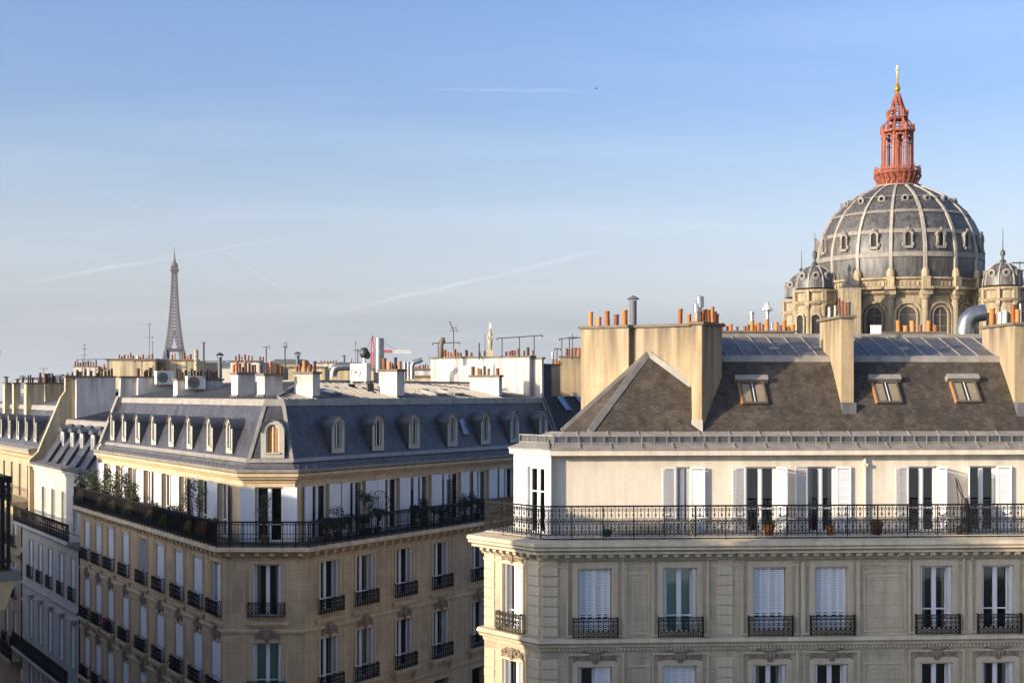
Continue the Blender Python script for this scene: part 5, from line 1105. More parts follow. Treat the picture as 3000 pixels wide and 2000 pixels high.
for i in range(NL):
    a = 2*math.pi*(i+.35)/NL; c_, s_ = math.cos(a), math.sin(a); b2 = 2*math.pi*(i+1.35)/NL
    t2.bar((1.55*c_, 1.55*s_, zc(383)), (1.35*c_, 1.35*s_, zc(326)), .22); t2.bar((1.5*c_, 1.5*s_, zc(366)), (1.5*math.cos(b2), 1.5*math.sin(b2), zc(366)), .16, .3); t2.bar((1.4*c_, 1.4*s_, zc(345)), (1.4*math.cos(b2), 1.4*math.sin(b2), zc(345)), .2, .5)
    t2.bar((1.55*c_, 1.55*s_, zc(340)), (1.55*c_, 1.55*s_, zc(324)), .18); t2.bar((1.30*c_, 1.30*s_, zc(335)), (.32*c_, .32*s_, zc(277)), .20); t2.bar((1.1*c_, 1.1*s_, zc(322)), (1.1*math.cos(b2), 1.1*math.sin(b2), zc(322)), .14, .22); t2.bar((.8*c_, .8*s_, zc(305)), (.8*math.cos(b2), .8*math.sin(b2), zc(305)), .12)
    t2.face((.62*c_, .62*s_, zc(300)), (.62*math.cos(b2), .62*math.sin(b2), zc(300)), (.3*math.cos(b2), .3*math.sin(b2), zc(277)), (.3*c_, .3*s_, zc(277)))
part('spire', t2, 'red', La, CL)
g_ = MB(); g_.sm = True; g_.lathe([(.35, zc(278)), (.42, zc(276)), (.22, zc(273)), (.25, zc(268)), (.45, zc(264)), (.45, zc(258)), (.25, zc(253)), (.30, zc(250)), (.15, zc(246)), (.13, zc(215)), (.12, zc(213))], 12); part('gilt_finial', g_, 'gold', La, CL)
part('cross', MB().box(-.10, .10, -.1, .1, zc(214), zc(193)).box(-.38, .38, -.08, .08, zc(207), zc(203)), 'gold', La, CL @ Matrix.Rotation(R(55), 4, 'Z'))
# turrets and flanking pieces
def turret(px, Y, r, ytop, ybase, yfin, ytip, ycorn, nb=8):
    s = Y/F; z = lambda y: H+(1150-y)*s; Mx = T(((px-1500)*s, Y, 0)); r *= s; Rr = phi0
    tb = MB(); tb.lathe([(r*1.02, 0), (r*1.02, z(ycorn+42)), (r*1.15, z(ycorn+36)), (r*1.2, z(ycorn+30)), (r*1.0, z(ycorn+28)), (r*1.0, z(ycorn+6)), (r*1.12, z(ycorn+2)), (r*1.14, z(ycorn-3)), (r*.95, z(ycorn-6))], nb*3)
    t_ = part('turret', tb, 'stone_c', Ch, Mx)
    hh = z(ytop)-z(ybase); pr = [(r*.98*math.cos(math.pi/2*k/8)**.85 if k < 8 else .12, z(ybase)+hh*math.sin(math.pi/2*k/8)) for k in range(9)]
    q = MB(); q.sm = True; q.lathe(pr, 32); part('turret_dome', q, 'lead', t_, Mx)
    rb_ = MB()
    for (r0, z0), (r1_, z1) in zip(pr, pr[1:]): rb_.hexa([(r0-.05, -.10, z0), (r0+.12, -.08, z0), (r0+.12, .08, z0), (r0-.05, .10, z0), (r1_-.05, -.10, z1), (r1_+.12, -.08, z1+.05), (r1_+.12, .08, z1+.05), (r1_-.05, .10, z1)])
    repeat('rib', rb_, 'rib_m', t_, [Mx @ Matrix.Rotation(Rr+2*math.pi*(i+.5)/nb, 4, 'Z') for i in range(nb)])
    f = MB(); f.sm = True; k = z(yfin)-z(ytop); f.lathe([(.35, z(ytop)-.1), (.5, z(ytop)+k*.12), (.15, z(ytop)+k*.3), (.18, z(ytop)+k*.45), (.38, z(ytop)+k*.65), (.30, z(ytop)+k*.85), (.07, z(yfin)), (.04, z(ytip))], 10); part('finial', f, 'lead', t_, Mx)
    zw = z(ycorn+105)
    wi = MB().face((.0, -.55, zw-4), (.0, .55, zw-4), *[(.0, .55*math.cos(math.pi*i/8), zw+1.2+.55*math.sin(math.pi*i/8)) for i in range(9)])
    ar = MB()
    for i in range(8):
        a0, a1 = math.pi*i/8, math.pi*(i+1)/8; ar.hexa([(-.1, .55*math.cos(a0), .55*math.sin(a0)), (.2, .55*math.cos(a0), .55*math.sin(a0)), (.2, .55*math.cos(a1), .55*math.sin(a1)), (-.1, .55*math.cos(a1), .55*math.sin(a1)), (-.1, .8*math.cos(a0), .8*math.sin(a0)), (.2, .8*math.cos(a0), .8*math.sin(a0)), (.2, .8*math.cos(a1), .8*math.sin(a1)), (-.1, .8*math.cos(a1), .8*math.sin(a1))])
    for s_ in (-1, 1): ar.box(-.1, .2, s_*.68-.13, s_*.68+.13, -5.5, 0)
    pl = MB(); pl.lathe([(.28, z(ycorn+42)-9), (.25, z(ycorn+54)), (.42, z(ycorn+44)), (.42, z(ycorn+42))], 8); pl.box(-.3, .35, -.3, .3, z(ycorn+42), z(ycorn-3))
    for i in range(nb):
        Rz = Mx @ Matrix.Rotation(Rr+2*math.pi*i/nb, 4, 'Z') @ T((r*1.03, 0, 0))
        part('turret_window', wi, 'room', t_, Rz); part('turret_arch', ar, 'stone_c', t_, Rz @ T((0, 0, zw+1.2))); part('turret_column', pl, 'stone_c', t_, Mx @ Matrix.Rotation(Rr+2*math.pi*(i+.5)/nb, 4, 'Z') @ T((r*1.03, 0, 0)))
    z_o = z(ybase-(ybase-ytop)*.52); ro = r*.86
    for i in range(nb):
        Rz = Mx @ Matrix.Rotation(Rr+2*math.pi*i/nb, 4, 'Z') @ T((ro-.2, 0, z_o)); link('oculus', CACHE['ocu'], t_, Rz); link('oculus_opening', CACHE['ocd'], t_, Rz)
    return t_
turret(2387, 188, 57, 779, 846, 733, 680, 856)
turret(2348, 214, 50, 803, 872, 785, 732, 884)
turret(2938, 188, 58, 770, 838, 730, 668, 848)
pz = at(2488, 845, 185); part('stair_roof', MB().lathe([(1.75, 0), (1.3, .35), (.55, 1.55), (.18, 2.1), (.16, 2.3), (.32, 2.6), (.30, 2.9), (.05, 3.4)], 4, ph=R(45)), 'lead', Ch, T(pz)); part('stair_turret', MB().box(-1.3, 1.3, -1.3, 1.3, -pz.z, 0), 'stone_c', Ch, T(pz))
part('nave', MB().box(cxc-12, cxc+14, cyc+6, cyc+60, 0, H+5), 'stone_c', Ch)

# ------------------------------------------------------------------ iron lattice tower far away
YT = 2700.0; tx = (511-1500)*YT/F; TZ = H+425*YT/F-324
Et = thing('iron_lattice_tower', 'tall brown iron lattice tower rising hazy above the rooftops', 'tower', (tx, YT, TZ))
MTx = T((tx, YT, TZ)) @ Matrix.Rotation(R(20), 4, 'Z')
hw = lambda z: (62.5*math.exp(-z/92.0)+2.2)*(1 if z < 60 else .88) if z < 276 else 5.0
lv = [0, 20, 38, 57]+[57+58*i/5 for i in range(1, 6)]+[115+161*i/24 for i in range(1, 25)]
lat = MB()
for z0, z1 in zip(lv, lv[1:]):
    a, b = hw(z0), hw(z1); th_ = 2.2 if z0 < 115 else 1.6
    lw0, lw1 = a*(.36 if z0 < 115 else .46+.54*min(1, (z0-115)/40)), b*(.36 if z1 < 116 else .46+.54*min(1, (z1-115)/40))
    for sx, sy in ((1, 1), (1, -1), (-1, 1), (-1, -1)):
        lat.bar((sx*a, sy*a, z0), (sx*b, sy*b, z1), th_, th_)
        i0, i1 = a-lw0, b-lw1
        if i0 > .8:
            lat.bar((sx*i0, sy*a, z0), (sx*i1, sy*b, z1), th_*.8); lat.bar((sx*a, sy*i0, z0), (sx*b, sy*i1, z1), th_*.8)
        for (u0, u1) in ((a, i1), (i0, b)):
            lat.bar((sx*u0, sy*a, z0), (sx*u1, sy*b, z1), 1.0); lat.bar((sx*a, sy*u0, z0), (sx*b, sy*u1, z1), 1.0)
        lat.bar((sx*a, sy*a, z1), (sx*i1, sy*a, z1), .7) if False else lat.bar((sx*b, sy*b, z1), (sx*i1, sy*b, z1), .8).bar((sx*b, sy*b, z1), (sx*b, sy*i1, z1), .8)
part('lattice_shaft', lat, 'puddle', Et, MTx)
part('lower_platform', MB().box(-37, 37, -37, 37, 55, 60), 'puddle', Et, MTx); part('middle_platform', MB().box(-18, 18, -18, 18, 113, 116).box(-16.5, 16.5, -16.5, 16.5, 116, 119), 'puddle', Et, MTx)
part('top_platform', MB().box(-6.5, 6.5, -6.5, 6.5, 272, 277).box(-8.5, 8.5, -8.5, 8.5, 276, 279).box(-7, 7, -7, 7, 279, 286).lathe([(7.5, 286), (6, 291), (3, 295), (2.2, 300), (1.8, 301), (1.4, 310), (.6, 312), (.5, 324)], 12), 'puddle', Et, MTx)

# ------------------------------------------------------------------ opposite side of the street, left and behind the viewer
O0 = C1-nL*15.0; OD = vL*-1.0                       # u runs towards the viewer
FO = Matrix.Translation((O0.x, O0.y, 0)) @ Matrix.Rotation(math.atan2(vL.y, vL.x), 4, 'Z')   # x runs away from the viewer (x=-u), y into that row
def opp(label, u0, u1, he, hr, m='stone_y', y0=0.0):  # roof heights of this unseen row are stepped to shape the facade shadows
    t = thing('street_building', label, 'building', (O0.x+OD.x*(u0+u1)/2, O0.y+OD.y*(u0+u1)/2, 0))
    n = max(1, int((u1-u0)/2.7)); xs = [-u1+(u1-u0)*(i+.5)/n for i in range(n)]
    part('wall', wall(MB(), -u1, -u0, 0, he, [(x-.55, x+.55, z, z+2.1) for x in xs for z in (he-3, he-6.2, he-9.4)], y0), m, t, FO)
    for x in xs:
        for z in (he-3, he-6.2, he-9.4): link('window', plate(1.1, 2.1, 0, 'glass_s', 'window'), t, FO @ T((x, y0+.3, z)))
    part('roof', MB().ext([(y0, he), (y0+1, hr-.6), (y0+3.5, hr), (y0+8, hr), (y0+11, he)], 'x', -u1, -u0), 'slate_m', t, FO)
    part('cornice', MB().ext([(y0-.5, he), (y0-.4, he-.3), (y0, he-.5), (y0+.2, he), (y0, he+.05)], 'x', -u1, -u0), 'stone_mt', t, FO)
    part('side_wall', MB().box(-u1+.004, -u1+.3, y0+.01, y0+11, 0, he).box(-u0-.3, -u0-.004, y0+.01, y0+11, 0, he), m, t, FO)
    return t
opp('stone block across the street at its far end', -60, -30.5, H-5.5, H-3.6)
opp('stone block across the street, slightly taller part', -30.5, -23.5, H-2.2, H+1.2)
opp('stone block across the street with the lowest mansard', -23.5, -9, H-3.6, H-1.1)
opp('stone block across the street facing the chamfered corner', -9.0, 8.6, H-1.6, H+1.0)
opp('low stone house across the street', 8.6, 13.35, H-6.2, H-4.3)
opp('stone block across the street facing the cream building', 13.35, 17.5, H-.4, H+2.3)
o5 = opp('tallest stone block across the street nearest the crossing', 17.5, 32.2, H+.6, H+4.2)

# near corner that reaches into the picture on the left
NC = thing('near_street_corner', 'dark iron balcony corner on a mossy stone ledge at the left edge', 'building', tuple(at(0, 1150, 17).xy)+(0,))
NFm = frame(at(62, 1700, 17.2).xy, 31.5)
part('ledge', MB().ext([(-6, H-2.42), (-.02, H-2.42), (0, H-2.36), (0, H-2.30), (-6, H-2.26)], 'y', 0, 2.4), 'zinc', NC, NFm)
part('cornice', MB().prism([(-6, .02, H-2.42), (-.04, .02, H-2.42), (-.10, .06, H-2.55), (-.17, .12, H-2.80), (-6, .12, H-2.80)], [(-6, 2.4, H-2.42), (-.04, 2.4, H-2.42), (-.10, 2.4, H-2.55), (-.17, 2.4, H-2.80), (-6, 2.4, H-2.80)]).box(-6, -.27, .25, 2.4, H-3.05, H-2.80), 'stone_y', NC, NFm)
part('wall', MB().box(-6, -.34, .32, 2.4, 0, H-3.05), 'stone_y', NC, NFm)
ms = MB()
for _ in range(900): x, y_ = rnd.uniform(-.9, -.12), rnd.uniform(.05, .9); s = rnd.uniform(.010, .03); h_ = rnd.uniform(.01, .05); ms.face((x-s, y_, H-2.30), (x+s, y_+s*.5, H-2.30), (x+rnd.uniform(-s, s), y_, H-2.28+h_))
ms.box(-6, -.10, .04, 1.2, H-2.31, H-2.285)
o = part('moss', ms, 'moss', NC, NFm); o['kind'] = 'stuff'
br = MB()
for x, w_ in ((-.13, .035), (-.22, .03), (-.31, .05), (-.45, .03), (-.60, .05), (-.75, .03)): br.box(x-w_/2, x+w_/2, .10, .14, H-2.30, H-1.10)
br.box(-6, -.10, .06, .18, H-1.16, H-1.08).box(-6, -.10, .09, .15, H-1.34, H-1.31).box(-6, -.10, .09, .15, H-2.2, H-2.16)
for k in range(6): br.ring((-.16-.1*k, .12, H-1.24), .04, .016, 7)
for k in range(4): br.box(-.15, -.11, .14+.35*k, .17+.35*k, H-2.3, H-1.1)
br.box(-.15, -.11, .12, 1.3, H-1.16, H-1.08)
part('railing', br, 'iron', NC, NFm)
part('screen', MB().box(-6, -.40, .20, .24, H-2.28, H-1.18), 'iron', NC, NFm)

# ------------------------------------------------------------------ roof gear
def antenna(label, px, yb, yt, Y, bars, name='antenna', cat='antenna', group=None, wmast=.035, curve=False):
    """bars: (py, half width px, n elements)"""
    p = at(px, yb, Y); t = thing(name, label, cat, p, group); s = Y/F; h = (yb-yt)*s
    part('mast', MB().bar((0, 0, -.15), (0, 0, h), wmast, wmast, 6), 'steel_d', t, T(p))
    mb = MB()
    for py, hwd, n in bars:
        z = (yb-py)*s; L = hwd*s; mb.bar((-L, 0, z), (L, 0, z), .022)
        for i in range(n): x = -L+2*L*(i+.5)/n; mb.bar((x, -.28, z), (x, .28, z), .014)
        if n > 3: mb.bar((L*.8, 0, z-.12), (L*.8, 0, z+.12), .016)
    if mb.v: part('crossbars', mb, 'steel_d', t, T(p))
    return t
antenna('slim roof antenna with short crossbars above the long tan chimney wall', 247, 1097, 1008, 92, [(1040, 9, 3), (1022, 6, 4), (1010, 4, 2)])
antenna('tall thin antenna with wide crossbar left of the iron tower', 438, 1050, 948, 95, [(988, 12, 4), (949, 5, 3)])
antenna('short thin mast close beside the tall antenna left of the iron tower', 447, 1050, 1000, 95, [(1002, 2, 2)])
antenna('thick dark mast with small flat top right of the iron tower', 597, 1100, 1003, 68, [(1003, 8, 3)], wmast=.09)
antenna('low antenna on the far left chimney block', 127, 1092, 1078, 97, [(1079, 13, 5)])
antenna('antenna mast behind the second group of orange pots', 780, 1078, 1015, 70, [(1016, 11, 4)], wmast=.06)
antenna('antenna mast with feathery top above the second group of orange pots', 835, 1078, 1012, 64, [(1016, 7, 5), (1006, 5, 4)], wmast=.06)
antenna('bent aerial with star of rods above the long white wall', 1329, 1050, 965, 78, [(968, 13, 6), (960, 9, 5)], wmast=.05)
part('bent_rod', MB().line([at(1328, 966, 78), at(1324, 956, 78), at(1319, 948, 78), at(1318, 941, 78)], .05), 'steel_d', thing('bent_rod', 'curled rod on top of the star shaped aerial', 'rod', at(1328, 966, 78)))
antenna('needle thin mast left of the stone statue', 1421, 1046, 977, 74, [], wmast=.03)
antenna('spiky dark finial between the pots left of the statue', 1404, 1046, 1004, 76, [(1030, 7, 3), (1012, 3, 2)], wmast=.07)
antenna('aerial with side arms beside the sooty cowl', 1048, 1062, 1022, 72, [(1025, 12, 4), (1028, 6, 3)], wmast=.05)
antenna('thin aerial over the brown pots behind the tan chimney', 1677, 1045, 978, 74, [(987, 14, 4), (992, 8, 3)], wmast=.04)
antenna('aerial with long rods at the far right above the small turret', 2988, 905, 765, 50.5, [(770, 26, 8), (792, 18, 6)], wmast=.035)
def pipe_frame(label, pts, feet, Y):
    p = at(pts[0][0], feet[0][1], Y); t = thing('pipe_frame', label, 'pipe frame', p); mb = MB()
    mb.line([at(a, b, Y) for a, b in pts], .05); 
    for e in (pts[0], pts[-1]): mb.bar(at(e[0], e[1], Y), at(e[0], e[1]+6, Y), .05)
    for a, b in feet:
        yt = pts[0][1]
        for (x0, y0), (x1, y1) in zip(pts, pts[1:]):
            if x0 <= a <= x1: yt = y0+(y1-y0)*(a-x0)/(x1-x0)
        mb.bar(at(a, yt, Y), at(a, b, Y), .05)
    part('pipes', mb, 'steel_d', t)
pipe_frame('thin pipe frame over the far tan chimney wall at left', [(226, 1053), (318, 1052)], [(242, 1100), (281, 1100), (317, 1100)], 92)
pipe_frame('thin pipe frame running past the yellow wall', [(395, 1057), (760, 1058)], [(416, 1100), (492, 1105), (547, 1105)], 88)
pipe_frame('short hooked pipe frame left on the long white wall', [(1268, 1005), (1346, 1003)], [(1284, 1050)], 76)
pipe_frame('long hooked pipe frame right of the statue', [(1456, 991), (1522, 987), (1589, 982)], [(1471, 1048), (1522, 1048), (1565, 1048)], 71)
pipe_frame('hooked pipe frame against the left side of the tall tan chimney', [(1639, 992), (1712, 988)], [(1646, 1042), (1668, 1042)], 74)
pipe_frame('low pipe frame over the small clay pots behind the tall tan chimney', [(1625, 1021), (1642, 1021)], [(1632, 1062)], 76)
# satellite dish
p = at(487, 1038, 94); t = thing('satellite_dish', 'large grey satellite dish on the yellow wall beside the iron tower', 'satellite dish', at(487, 1056, 94))
dm_ = MB(); dm_.sm = True; dm_.lathe([(.02, .0), (.25, .03), (.42, .10), (.46, .13), (.44, .13), (.24, .05), (.02, .02)], 16, sx=.8); part('dish', dm_, 'zinc', t, T(p) @ Matrix.Rotation(R(80), 4, 'Y') @ Matrix.Rotation(R(30), 4, 'Z')); part('stand', MB().bar(p+Vector((.1, .1, -.45)), p+Vector((.1, .1, 0)), .08).bar(p+Vector((.1, .1, 0)), p, .06), 'steel_d', t)
# air conditioners
def ac(label, M0, w=.95, h=.70, d=.36):
    t = link('air_conditioner', None, None, M0); tag(t, label, 'air conditioner')
    part('casing', MB().box(-w/2, w/2, 0, d, 0, h), 'ac', t, M0)
    g = MB()
    for r_ in (.06, .12, .18, .24, .29): g.ring((-.14, -.012, h/2), r_, .016, 16)
    for k in range(8): g.bar((-.14, -.012, h/2), (-.14+.29*math.cos(k*.785), -.012, h/2+.29*math.sin(k*.785)), .012)
    part('fan_grille', g, 'steel_d', t, M0); part('fan', MB().ext([(-.14+.28*math.cos(k*.393), h/2+.28*math.sin(k*.393)) for k in range(16)], 'y', -.006, -.002), 'steel', t, M0)
    part('bracket', MB().box(-w/2+.08, -w/2+.13, 0, d+.1, -.10, 0).box(w/2-.13, w/2-.08, 0, d+.1, -.10, 0), 'steel', t, M0)
    for x in (-w/2+.03, w/2-.03): part('corner_trim', MB().box(x-.02, x+.02, -.01, .0, .02, h-.02), 'white', t, M0)
    return t
xac, zac = hit(ML, 567, 1139, 5.0)
Y1 = hitx(ML, 568, 1139, hit(ML, 520, 1150, 2.75)[0])
xs1 = hit(ML, 520, 1150, 2.75)[0]
ac('white air conditioner hung on the side of the dark-potted chimney', ML @ T((xs1+.40, Y1[0], hitx(ML, 568, 1139, xs1)[1])) @ Matrix.Rotation(R(90), 4, 'Z'), .95, .66)
Yp = hitx(ML, 473, 1126, -LL+.05)
ac('grey air conditioner hung high on the pale party wall', ML @ T((-LL+.75, Yp[0], Yp[1])) @ Matrix.Rotation(R(90), 4, 'Z'), 1.0, .78)
xs5 = hit(MR, 1163, 1150, 2.75)[0]; q5 = hitx(MR, 1080, 1116, xs5)
ac('cream air conditioner beside the steel flue on the right hand wing', MR @ T((xs5-.55, q5[0]+.2, q5[1])) @ Matrix.Rotation(R(-90), 4, 'Z'), 1.0, .85)
part('mounting_frame', MB().box(-.6, .6, -.05, .45, -.16, -.11).box(-.6, -.55, -.05, .45, -.5, -.11).box(.55, .6, -.05, .45, -.5, -.11), 'steel_d', [o for o in WM if o.name.startswith('air_conditioner')][-1], MR @ T((xs5-.55, q5[0]+.2, q5[1])) @ Matrix.Rotation(R(-90), 4, 'Z'))
# ducts
def duct(label, pts, r, Y, m='steel', bands=1, name='steel_duct'):
    P = [at(a, b, Y) for a, b in pts]; t = thing(name, label, 'duct', P[0]); mb = MB(); mb.sm = True; mb.tube(P, r, 16); part('duct', mb, m, t)
    bn = MB(); bn.sm = True
    for a, b in zip(P, P[1:]):
        L = (b-a).length
        if L > .9:
            for k in range(int(L/.55)): q = a+(b-a)*((k+.5)*.55/L); bn.tube([q-(b-a).normalized()*.02, q+(b-a).normalized()*.02], r*1.05, 16)
    if bn.v: part('duct_band', bn, m, t)
    d_ = (P[-1]-P[-2]).normalized(); part('duct_mouth', MB().tube([P[-1], P[-1]+d_*.01], r*.9, 16), 'room', t)
    return t
duct('wide upright steel flue above the air conditioner on the right hand wing', [(1112, 1090), (1112, 1060), (1112, 991)], .24, 70)
duct('long horizontal steel duct bending down into the zinc roof', [(977, 1103), (977, 1090), (982, 1079), (992, 1074), (1010, 1073), (1055, 1073)], .22, 72)
duct('small steel elbow duct pointing right above the zinc roof', [(1208, 1110), (1208, 1070), (1214, 1060), (1226, 1058), (1236, 1053)], .14, 76)
duct('first slim steel flue right of the white chimney', [(1187, 1112), (1187, 1060)], .09, 74, name='steel_flue'); duct('second slim steel flue right of the white chimney', [(1197, 1112), (1197, 1060)], .085, 74, name='steel_flue')
duct('large bent steel duct on the ridge at the foot of the big dome', [(2826, 1008), (2826, 965), (2831, 940), (2845, 924), (2864, 918), (2884, 916)], .34, 54)
p = at(1067, 1040, 71); t = thing('turning_cowl', 'sooty ball shaped turning cowl beside the upright steel flue', 'cowl', at(1067, 1070, 71)); mb = MB(); mb.sm = True; mb.blob(p+Vector((0, 0, .12)), .26, .26, .30, 10, 7); mb.blob(p+Vector((.18, 0, .0)), .16, .16, .22, 8, 5); part('cowl_head', mb, 'steel_d', t); part('stem', MB().tube([at(1067, 1072, 71), p], .08, 8), 'steel', t)
p = at(1291, 1048, 76); t = thing('old_cowl_chimney', 'tall sooty cowl with bent hood standing left on the long white wall', 'cowl', p); mb = MB(); mb.sm = True; s_ = 76/F
mb.tube([p, p+Vector((.02, 0, 20*s_)), p+Vector((.05, 0, 36*s_))], [.13, .13, .11], 10); part('shaft', mb, 'cap', t); mb = MB(); mb.sm = True; mb.tube([p+Vector((.05, 0, 36*s_)), p+Vector((.06, 0, 46*s_)), p+Vector((.12, 0, 52*s_)), p+Vector((.26, 0, 52*s_))], [.10, .17, .20, .13], 10); part('hood', mb, 'cap', t)
def cap_vent(label, px, yb, yt, Y, r=.10, m='steel_d'):
    p = at(px, yb, Y); h = (yb-yt)*Y/F; t = thing('rooftop_vent', label, 'vent', p); mb = MB(); mb.sm = True; mb.lathe([(r, -.1), (r, h*.8)], 10); part('pipe', mb, 'zinc', t, T(p)); c = MB(); c.lathe([(r*2.3, h*.86), (r*1.5, h*.94), (.01, h)], 10); c.bar((r, 0, h*.7), (r*1.4, 0, h*.9), .02); c.bar((-r, 0, h*.7), (-r*1.4, 0, h*.9), .02); part('hat', c, m, t, T(p))
cap_vent('pale vent pipe with mushroom hat left of the double group of orange pots', 644, 1100, 1032, 78, .11); cap_vent('vent pipe with mushroom hat above the corrugated roof', 872, 1078, 1030, 84, .11)
cap_vent('mushroom vent on the first tall chimney at the far left', 18, 1120, 1102, 96, .12); cap_vent('mushroom vent beside the pots of the far left chimneys', 66, 1120, 1100, 97, .12)
cap_vent('dark stub vent on the skyline above the steel duct', 1008, 1060, 1040, 120, .10)
# statue on the white wall
p = MR @ Vector((LR-.25, hitx(MR, 1436, 1047, LR-.25)[0], 0)); p.z = zA+.1; t = thing('rooftop_statue', 'small pale robed stone figure with a block on its head on the white wall', 'statue', p)
ss = p.y/F; mb = MB(); mb.box(-9*ss, 9*ss, -.15, .15, 0, 9*ss); mb.box(-11*ss, 11*ss, -.18, .18, 9*ss, 12*ss); mb.box(-8*ss, 8*ss, -.14, .14, 12*ss, 20*ss); part('pedestal', mb, 'chim_y', t, T(p))
mb = MB(); mb.sm = True; mb.lathe([(5.5*ss, 20*ss), (5.2*ss, 26*ss), (6.3*ss, 38*ss), (7.2*ss, 50*ss), (5.6*ss, 56*ss), (6.6*ss, 63*ss), (5.4*ss, 68*ss), (2.4*ss, 70*ss), (2.2*ss, 71*ss), (3.4*ss, 74*ss), (3.6*ss, 77*ss), (3.0*ss, 80*ss)], 12, sy=.75)
for s_ in (-1, 1): mb.tube([(s_*6*ss, 0, 65*ss), (s_*8*ss, -.06, 56*ss), (s_*4*ss, -.16, 50*ss)], [2*ss, 1.7*ss, 1.3*ss], 7)
for k in range(7): a = -1.2+k*.4; mb.tube([(5.5*ss*math.sin(a)*1.0, -5.8*ss*.75*math.cos(a), 22*ss), (5.6*ss*math.sin(a), -6.6*ss*.75*math.cos(a), 50*ss)], .6*ss, 5)
part('robed_body', mb, 'chim_y', t, T(p)); part('block', MB().box(-4.4*ss, 4.4*ss, -.11, .11, 80*ss, 88*ss).box(-3.4*ss, 3.6*ss, -.09, .09, 88*ss, 98*ss).box(-4.2*ss, 1*ss, -.08, .1, 98*ss, 101*ss), 'chim_w', t, T(p))
# cranes and flag far away
def lattice(mb, a, b, w_, n, t_):
    a, b = Vector(a), Vector(b); d = (b-a).normalized(); u = d.cross(Vector((0, 1, 0))).normalized()*w_/2; v = Vector((0, w_/2, 0))
    cs = (u+v, u-v, -u-v, -u+v)
    for c in cs: mb.bar(a+c, b+c, t_)
    for i in range(n):
        p0, p1 = a+(b-a)*i/n, a+(b-a)*(i+1)/n
        for c, e in zip(cs, cs[1:]+cs[:1]): mb.bar(p0+c, p1+e, t_*.7)
YK = 900; t = thing('tower_crane', 'distant red and white tower crane behind the upright steel flue', 'crane', tuple(at(1091, 1150, YK).xy)+(0,))
mb = MB(); lattice(mb, at(1091, 1110, YK), at(1091, 1030, YK), 1.9, 12, .45); k_ = at(1091, 1030, YK)
mb.line([at(1086, 1030, YK), at(1091, 984, YK), at(1097, 1030, YK)], .7); part('mast', mb, 'crane', t)
mb = MB(); lattice(mb, at(1100, 1029, YK), at(1150, 1029, YK), 1.4, 12, .5); part('jib', mb, 'crane', t); mb = MB(); lattice(mb, at(1150, 1029, YK), at(1206, 1031, YK), 1.4, 12, .5); part('jib', mb, 'cranew', t)
part('cable', MB().bar(at(1092, 986, YK), at(1166, 1027, YK), .25).bar(at(1091, 986, YK), at(1072, 1029, YK), .25), 'steel_d', t); part('counterweight', MB().box(*[at(p_, 0, YK).x for p_ in (1070, 1078)], YK-.8, YK+.8, at(0, 1034, YK).z, at(0, 1027, YK).z), 'cranew', t)
t = thing('flag', 'tiny dark red flag on a pole on the skyline', 'flag', at(1042, 1040, 300)); part('pole', MB().bar(at(1041, 1060, 300), at(1041, 998, 300), .08), 'steel_d', t); part('cloth', MB().prism([at(1041, 1012, 300), at(1044, 1006, 300), at(1043, 999, 300)], [v+Vector((0, .05, 0)) for v in (at(1041, 1012, 300), at(1044, 1006, 300), at(1043, 999, 300))]), 'crane', t)
# bird
p = at(1747, 260, 140); t = thing('bird', 'small dark bird gliding high in the blue sky', 'bird', p); mb = MB(); mb.blob(p, .14, .05, .04, 8, 5); mb.face(p+Vector((-.03, 0, 0)), p+Vector((.05, 0, 0)), p+Vector((.02, -.30, .09)), p+Vector((-.03, -.28, .09))).face(p+Vector((-.03, 0, 0)), p+Vector((.05, 0, 0)), p+Vector((.04, .30, .06)), p+Vector((-.02, .28, .06))).face(p+Vector((-.12, 0, 0)), p+Vector((-.22, -.05, 0)), p+Vector((-.22, .05, 0))); part('body', mb, 'iron', t)

# ------------------------------------------------------------------ balcony plants and pots
zf = H-6.18
def on(fr, px, py, yo, z=zf): x = hit(fr, px, py, yo)[0]; q = fr @ Vector((x, yo, 0)); return (q.x, q.y, z)
for i, (px, h, w_, m_, n_, lab) in enumerate(((246, 1.9, 1.5, 'leaf1', 520, 'olive green shrub at the far left end of the planted balcony'), (272, 2.2, 1.5, 'leaf1', 620, 'second tall olive shrub from the far left end of the planted balcony'),
     (302, 1.5, 1.3, 'leaf2', 420, 'low dark shrub between the tall shrubs of the planted balcony'), (330, 2.4, 1.2, 'leaf1', 560, 'tall upright shrub before the third shutters of the planted balcony'), (352, 2.5, 1.1, 'leaf1', 560, 'tallest narrow shrub of the planted balcony'),
     (382, 2.0, 1.2, 'leaf1', 500, 'loose olive shrub where the sunlit wall strip ends'), (400, 1.4, .9, 'leaf1', 300, 'small olive shrub right of the sunlit wall strip'))):
    shrub(lab, on(ML, px, 1500, .25), h, w_, m_, n_, .062)
shrub('dark conifer like bush behind the railing below the sunlit wall strip', on(ML, 448, 1500, .2), 1.15, 1.2, 'leaf2', 520, .05); shrub('low dark bushy plant in the middle of the planted balcony', on(ML, 510, 1500, .2), 1.20, 1.5, 'leaf2', 620, .05)
shrub('slender small-leaved tree in the middle of the planted balcony', on(ML, 563, 1500, .35), 2.55, 1.15, 'leaf1', 420, .045, trunk=.7, clumps=9); shrub('second slender tree close beside the first on the planted balcony', on(ML, 583, 1500, .3), 2.35, .8, 'leaf1', 300, .045, trunk=.6, clumps=7)
shrub('bright green small plant near the balcony corner', on(ML, 622, 1540, .1), 1.05, .7, 'leaf3', 260, .05)
